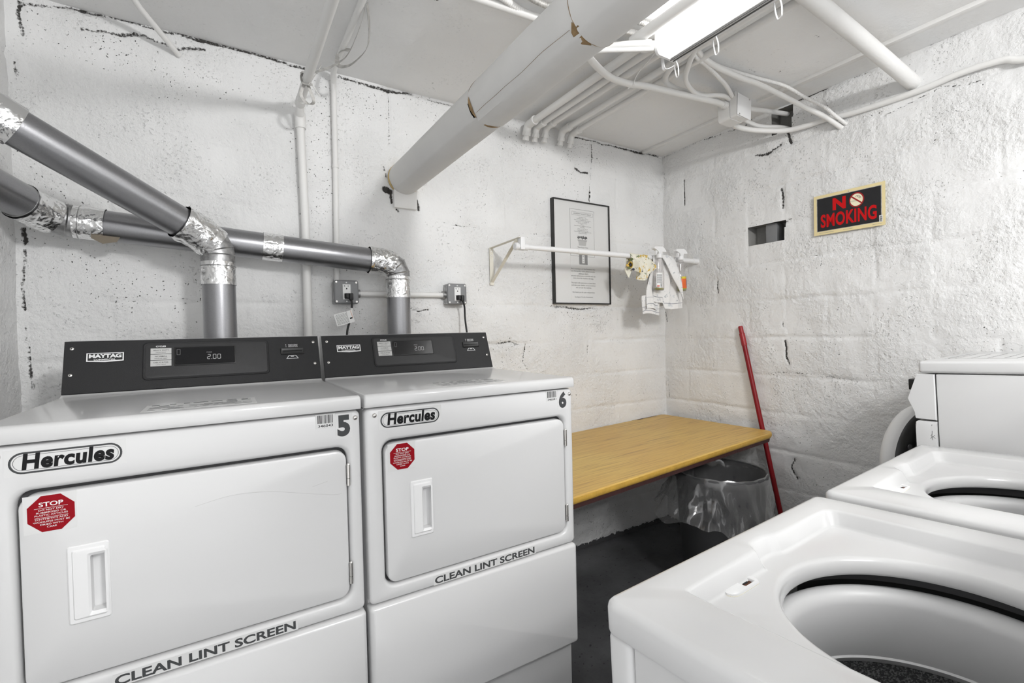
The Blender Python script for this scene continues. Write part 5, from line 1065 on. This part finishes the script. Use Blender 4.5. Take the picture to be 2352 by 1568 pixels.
def washer(xo, Wd, label):
    T = thing('washing_machine', label, 'washer', group='open top load washers', mw=wmat(xo)); H = HT; Dp = .66
    cx, cy = .342, -.292; NA = 720
    angs = sorted([2*math.pi*k/NA for k in range(NA)]+[math.atan2(y-cy, x-cx) % (2*math.pi) for x, y in ((0, 0), (Wd, 0), (Wd, -Dp), (0, -Dp))])
    NAg = len(angs)
    def loop(rs, z): return [(cx+r*math.cos(a), cy+r*math.sin(a), z) for r, a in zip(rs, angs)]
    outer = lambda k: radial(rr(k, -Dp+k, Wd-k, -k, max(.002, .020-k), 8), (cx, cy), angs)
    rec = [(.107, -.0670), (.113, -.0630), (.300, -.0605), (.308, -.0600), (.322, -.043), (.338, -.0385), (.368, -.0385), (.384, -.043), (.402, -.0515), (.560, -.0530), (.600, -.0560), (.604, -.10), (.600, -.57), (.590, -.58), (.115, -.58), (.105, -.57), (.1045, -.30), (.1055, -.15)]
    recp = chaikin(rec, 2)
    RT = radial(recp, (cx, cy), angs)
    def inset(rs, d, dl):    # shallow on the left edge, steep on front and right
        return [r-d for r in rs]
    def depth(base):
        return base
    ci = lambda r: [r]*NAg
    D1 = -.030
    b = MB(); o0, o1, o2, o3 = outer(0), outer(.0015), outer(.006), outer(.012)
    b.loops([loop(o1, H-.046), loop(o0, H-.042), loop(o0, H-.012), loop(o1, H-.006), loop(o2, H-.0015), loop(o3, H), loop([r+.006 for r in RT], H), loop([r+.001 for r in RT], H-.0012), loop(inset(RT, .003, 3), H-.004), loop(inset(RT, .013, 5), H-.0245), loop(inset(RT, .0165, 6), H-.0288), loop(inset(RT, .022, 6), H+D1),
             loop(ci(.199), H+D1-.0005), loop(ci(.1935), H+D1-.0018), loop(ci(.1895), H+D1-.006), loop(ci(.1865), H+D1-.013), loop(ci(.1855), H+D1-.024), loop(ci(.1870), H+D1-.028), loop(ci(.1885), H+D1-.029), loop(ci(.194), H+D1-.021)], 'enamel_deck')
    b.build('top_deck', T, 55)
    # lid lock strike
    sx, sy, sz = .236, -.078, H+D1; pl = [(sx-.031+.016*math.cos(a), sy+.0125*math.sin(a)) for a in (math.radians(90+k*18) for k in range(11))]+[(sx+.024, sy-.0125), (sx+.029, sy-.006), (sx+.029, sy+.006), (sx+.024, sy+.0125)]
    hole = [(sx-.008, sy-.0082), (sx+.018, sy-.0082), (sx+.018, sy+.0078), (sx-.008, sy+.0078)]
    S = MB(); aa = [2*math.pi*k/48+.01 for k in range(48)]; hc = (sx+.004, sy)
    def lp(p, z, k=1.0): return [(hc[0]+r*k*math.cos(a), hc[1]+r*k*math.sin(a), z) for r, a in zip(radial(p, hc, aa), aa)]
    S.loops([lp(pl, sz-.001, 1.03), lp(pl, sz+.0008, 1.03), lp(pl, sz+.001, 1.0)], 'bracket_ivory'); S.loops([lp(pl, sz+.001), lp(pl, sz+.0035), lp(pl, sz+.0052, .94), lp(hole, sz+.0052, 1.06), lp(hole, sz+.0038), lp(hole, sz+.0008)], 'plastic_white'); st = S.build('lid_strike', T, 40)
    S = MB(); S.add([(x, y, sz+.0012) for x, y in [(hc[0]+(x-hc[0])*1.3, hc[1]+(y-hc[1])*1.3) for x, y in hole]], [[0, 1, 2, 3]], 'rust'); S.box((sx+.000, sy-.001, sz+.001), (sx+.013, sy+.006, sz+.0018), 'void'); S.build('latch_hole', st)
    # tub parts
    zt = H-.085
    b = MB(); b.lathe([(.262, -.30), (.262, .030), (.250, .036), (.235, .034), (.228, .012), (.226, .0)], (cx, cy, zt), 'tub_dark', 72); b.build('outer_tub', T, 50)
    b = MB(); b.lathe([(.214, -.030), (.214, -.008), (.211, -.002), (.205, .001), (.198, .0005), (.190, -.004), (.184, -.012), (.1815, -.022), (.186, -.060), (.193, -.112), (.1955, -.118)], (cx, cy, zt), 'tub_plastic', 96); b.lathe([(.1955, -.118), (.193, -.121), (.196, -.126), (.201, -.132)], (cx, cy, zt), 'tub_plastic', 96); b.build('balance_ring', T, 55)
    b = MB(); b.lathe([(.201, -.130), (.205, -.150), (.206, -.48), (.190, -.50), (.05, -.49), (.0, -.49)], (cx, cy, zt), 'basket_speckle', 96)
    for row in range(5):
        for k in range(18):
            a = 2*math.pi*(k+.5*(row % 2))/18; z_ = zt-.172-row*.055; r_ = .2045; c_ = Vector((cx+r_*math.cos(a), cy+r_*math.sin(a), z_)); tv = Vector((-math.sin(a), math.cos(a), 0))
            b.add([tuple(c_+tv*.0038*math.cos(t)+Vector((0, 0, .0038*math.sin(t)))) for t in (2*math.pi*q/10 for q in range(10))], [list(range(10))], 'void')
    b.build('basket', T, 55)
    b = MB(); b.lathe([(.06, -.49), (.055, -.40), (.045, -.30), (.035, -.20), (.032, -.14), (.028, -.13), (.0, -.128)], (cx, cy, zt), 'tub_inner', 32); b.build('agitator', T, 50)
    # cabinet
    b = MB(); RC = lambda k, z: [(x, y, z) for x, y in rr(.006+k, -Dp+.004+k, Wd-.006-k, -.050-k, .004, 3)]
    b.loops([RC(.0, .012), RC(0, H-.047), RC(.004, H-.045), RC(.006, H-.049), RC(.006, .02)], 'enamel'); b.build('cabinet', T)
    b = MB(); b.box((.003, -.048, .03), (Wd-.003, -.003, H-.044), 'enamel', .012, 3); b.build('front_panel', T)
    b = MB(); b.add([(.0055, -.115+.002*math.sin(k), H-.075-k*.018) for k in range(6)]+[(.0055, -.1172+.002*math.sin(k), H-.075-k*.018) for k in range(6)], [[k, k+1, 7+k, 6+k] for k in range(5)], 'ink_mid'); ob = b.build('scratch', T); ob['label'] = 'dark scratch on the side'
    for lx in (.05, Wd-.05):
        for ly in (-.05, -Dp+.05): P = MB(); P.cyl((lx, ly, -.012), (lx, ly, .014), .016, 'rubber_black', 14); P.build('foot', T)
    # rear console and raised lid
    b = MB(); b.loops([[(x, y, z) for y, z in ((-Dp+.06, H-.002), (-Dp+.03, H+.15), (-Dp+.0, H+.16), (-Dp-.03, H+.15), (-Dp-.03, H-.05), (-Dp+.0, H-.05))] for x in (.004, Wd-.004)], 'console_black', True, True); b.build('control_console', T)
    b = MB(); b.T = Matrix.Translation((0, -Dp+.068, H+.004)) @ Matrix.Rotation(math.radians(101), 4, 'X'); b.box((.05, .0, -.012), (Wd-.05, .46, .010), 'enamel_deck', .008, 3); b.build('lid', T)
    return T
washer(0, .677, 'open white top load washer nearest the camera with scratched side')
washer(.715, .680, 'open white top load washer between the nearest washer and the front load machine')

# third machine: front loader
T = thing('front_load_washer', 'white front load washer at the far end of the washer row with its door ajar', 'washer', mw=wmat(1.447)); H = HT; WX = .605; DX = .68
b = MB(); b.box((.002, -DX, .012), (WX-.002, -.037, H+.214), 'enamel', .003); b.build('cabinet', T)
b = MB(); b.box((-.004, -DX-.004, H+.2165), (WX+.004, .004, H+.2545), 'enamel', .009, 4); b.build('top_lid', T)
prof = [(-.034, .2135), (.010, .2135), (.016, .196), (.034, .142), (.0365, .134), (.034, .127), (.024, .102), (.0195, .090), (.0185, .074), (.017, .070), (-.034, .068)]
def sidep(pf, e=0.004):
    cyy = sum(p[0] for p in pf)/len(pf); czz = sum(p[1] for p in pf)/len(pf)
    sh_ = [(y+(cyy-y)*.06, z+(czz-z)*.03) for y, z in pf]
    return [[(x, y, H+z) for y, z in q] for x, q in ((.0, sh_), (e, pf), (WX-e, pf), (WX, sh_))]
b = MB(); b.loops(sidep(prof), 'enamel', True, True); b.build('control_panel', T, 25)
lo = [(-.034, .064), (.012, .064), (.018, .060), (.020, .05), (.020, -.87), (-.034, -.87)]
b = MB(); b.loops(sidep(lo), 'enamel', True, True); b.lathe([(.205, .0205), (.205, .026), (.185, .026), (.17, -.02), (.15, -.025)], (.302, 0, H-.14), 'steel_gray', 64, axis=(0, 1, 0)); b.build('front_panel', T, 30)
b = MB(); b.box((.375, .015, H+.122), (.47, .135, H+.163), 'black_plastic', .003); b.build('card_reader', T)
M = Matrix.Translation((.585, .020, H-.15)) @ Matrix.Rotation(math.radians(-17.5), 4, 'Z')
b = MB(); b.T = M; c0 = (-.222, 0, 0)
b.lathe([(.176, -.030), (.188, -.026), (.197, -.018), (.212, -.010), (.220, .0), (.222, .012), (.214, .030), (.19, .040), (.10, .050), (.0, .052)], c0, 'plastic_white', 96, axis=(0, 1, 0)); door3 = b.build('door', T, 50)
b = MB(); b.T = M; b.lathe([(.2040, -.0135), (.197, -.028), (.184, -.034), (.150, -.035), (.142, -.030), (.134, -.06), (.10, -.09), (.0, -.10)], c0, 'black_plastic', 96, axis=(0, 1, 0)); ob = b.build('inner_ring', door3, 50); ob['label'] = 'black inner ring of the door'
for a in (28, 52, 160, 200, 300):
    P = MB(); P.T = M; P.lathe([(.010, 0), (.010, .004), (.005, .007), (.0, .0075)], (-.222-.170*math.cos(math.radians(a)), -.034, .170*math.sin(math.radians(a))), 'tub_dark', 16, axis=(0, -1, 0)); P.build('door_screw', door3)
s = Decal(lambda x, y, d: (x, y, H+.2545+d)); s.slab([(.14, -.20), (.46, -.20), (.46, -.03), (.14, -.03)], 'paper_clear', .0004); s.ring([(.145, -.195), (.455, -.195), (.455, -.035), (.145, -.035)], [(.148, -.192), (.452, -.192), (.452, -.038), (.148, -.038)], 'ink_gray', .0007)
rng = random.Random(4)
for k in range(0, 11, 3):
    x = .155
    while x < .43: w = rng.uniform(.01, .05); s.rect(x, -.055-k*.0125, min(x+w, .445), -.0515-k*.0125, 'ink_mid', .0007); x += w+.008
s.build('top_label', T)
b = MB(); s = Decal(lambda y, z, d: (-d, y, z)); zc_ = H+.005
for p, q in (((-.022, .035), (-.021, .022)), ((-.022, .055), (-.021, .050)), ((-.016, .010), (-.028, .022)), ((-.029, .012), (-.017, .020)), ((-.020, .024), (-.022, .006))):
    d_ = Vector((q[0]-p[0], q[1]-p[1], 0)).normalized(); n_ = Vector((-d_.y, d_.x, 0))*.0006; s.poly([(p[0]+n_.x, H+p[1]+n_.y), (p[0]-n_.x, H+p[1]-n_.y), (q[0]-n_.x, H+q[1]-n_.y), (q[0]+n_.x, H+q[1]+n_.y)], 'ink_mid', .0006)
s.build('pen_mark', T)
for lx in (.05, WX-.05):
    for ly in (-.06, -DX+.06): P = MB(); P.cyl((lx, ly, -.020), (lx, ly, .014), .018, 'rubber_black', 14); P.build('foot', T)
bpy.context.view_layer.update()
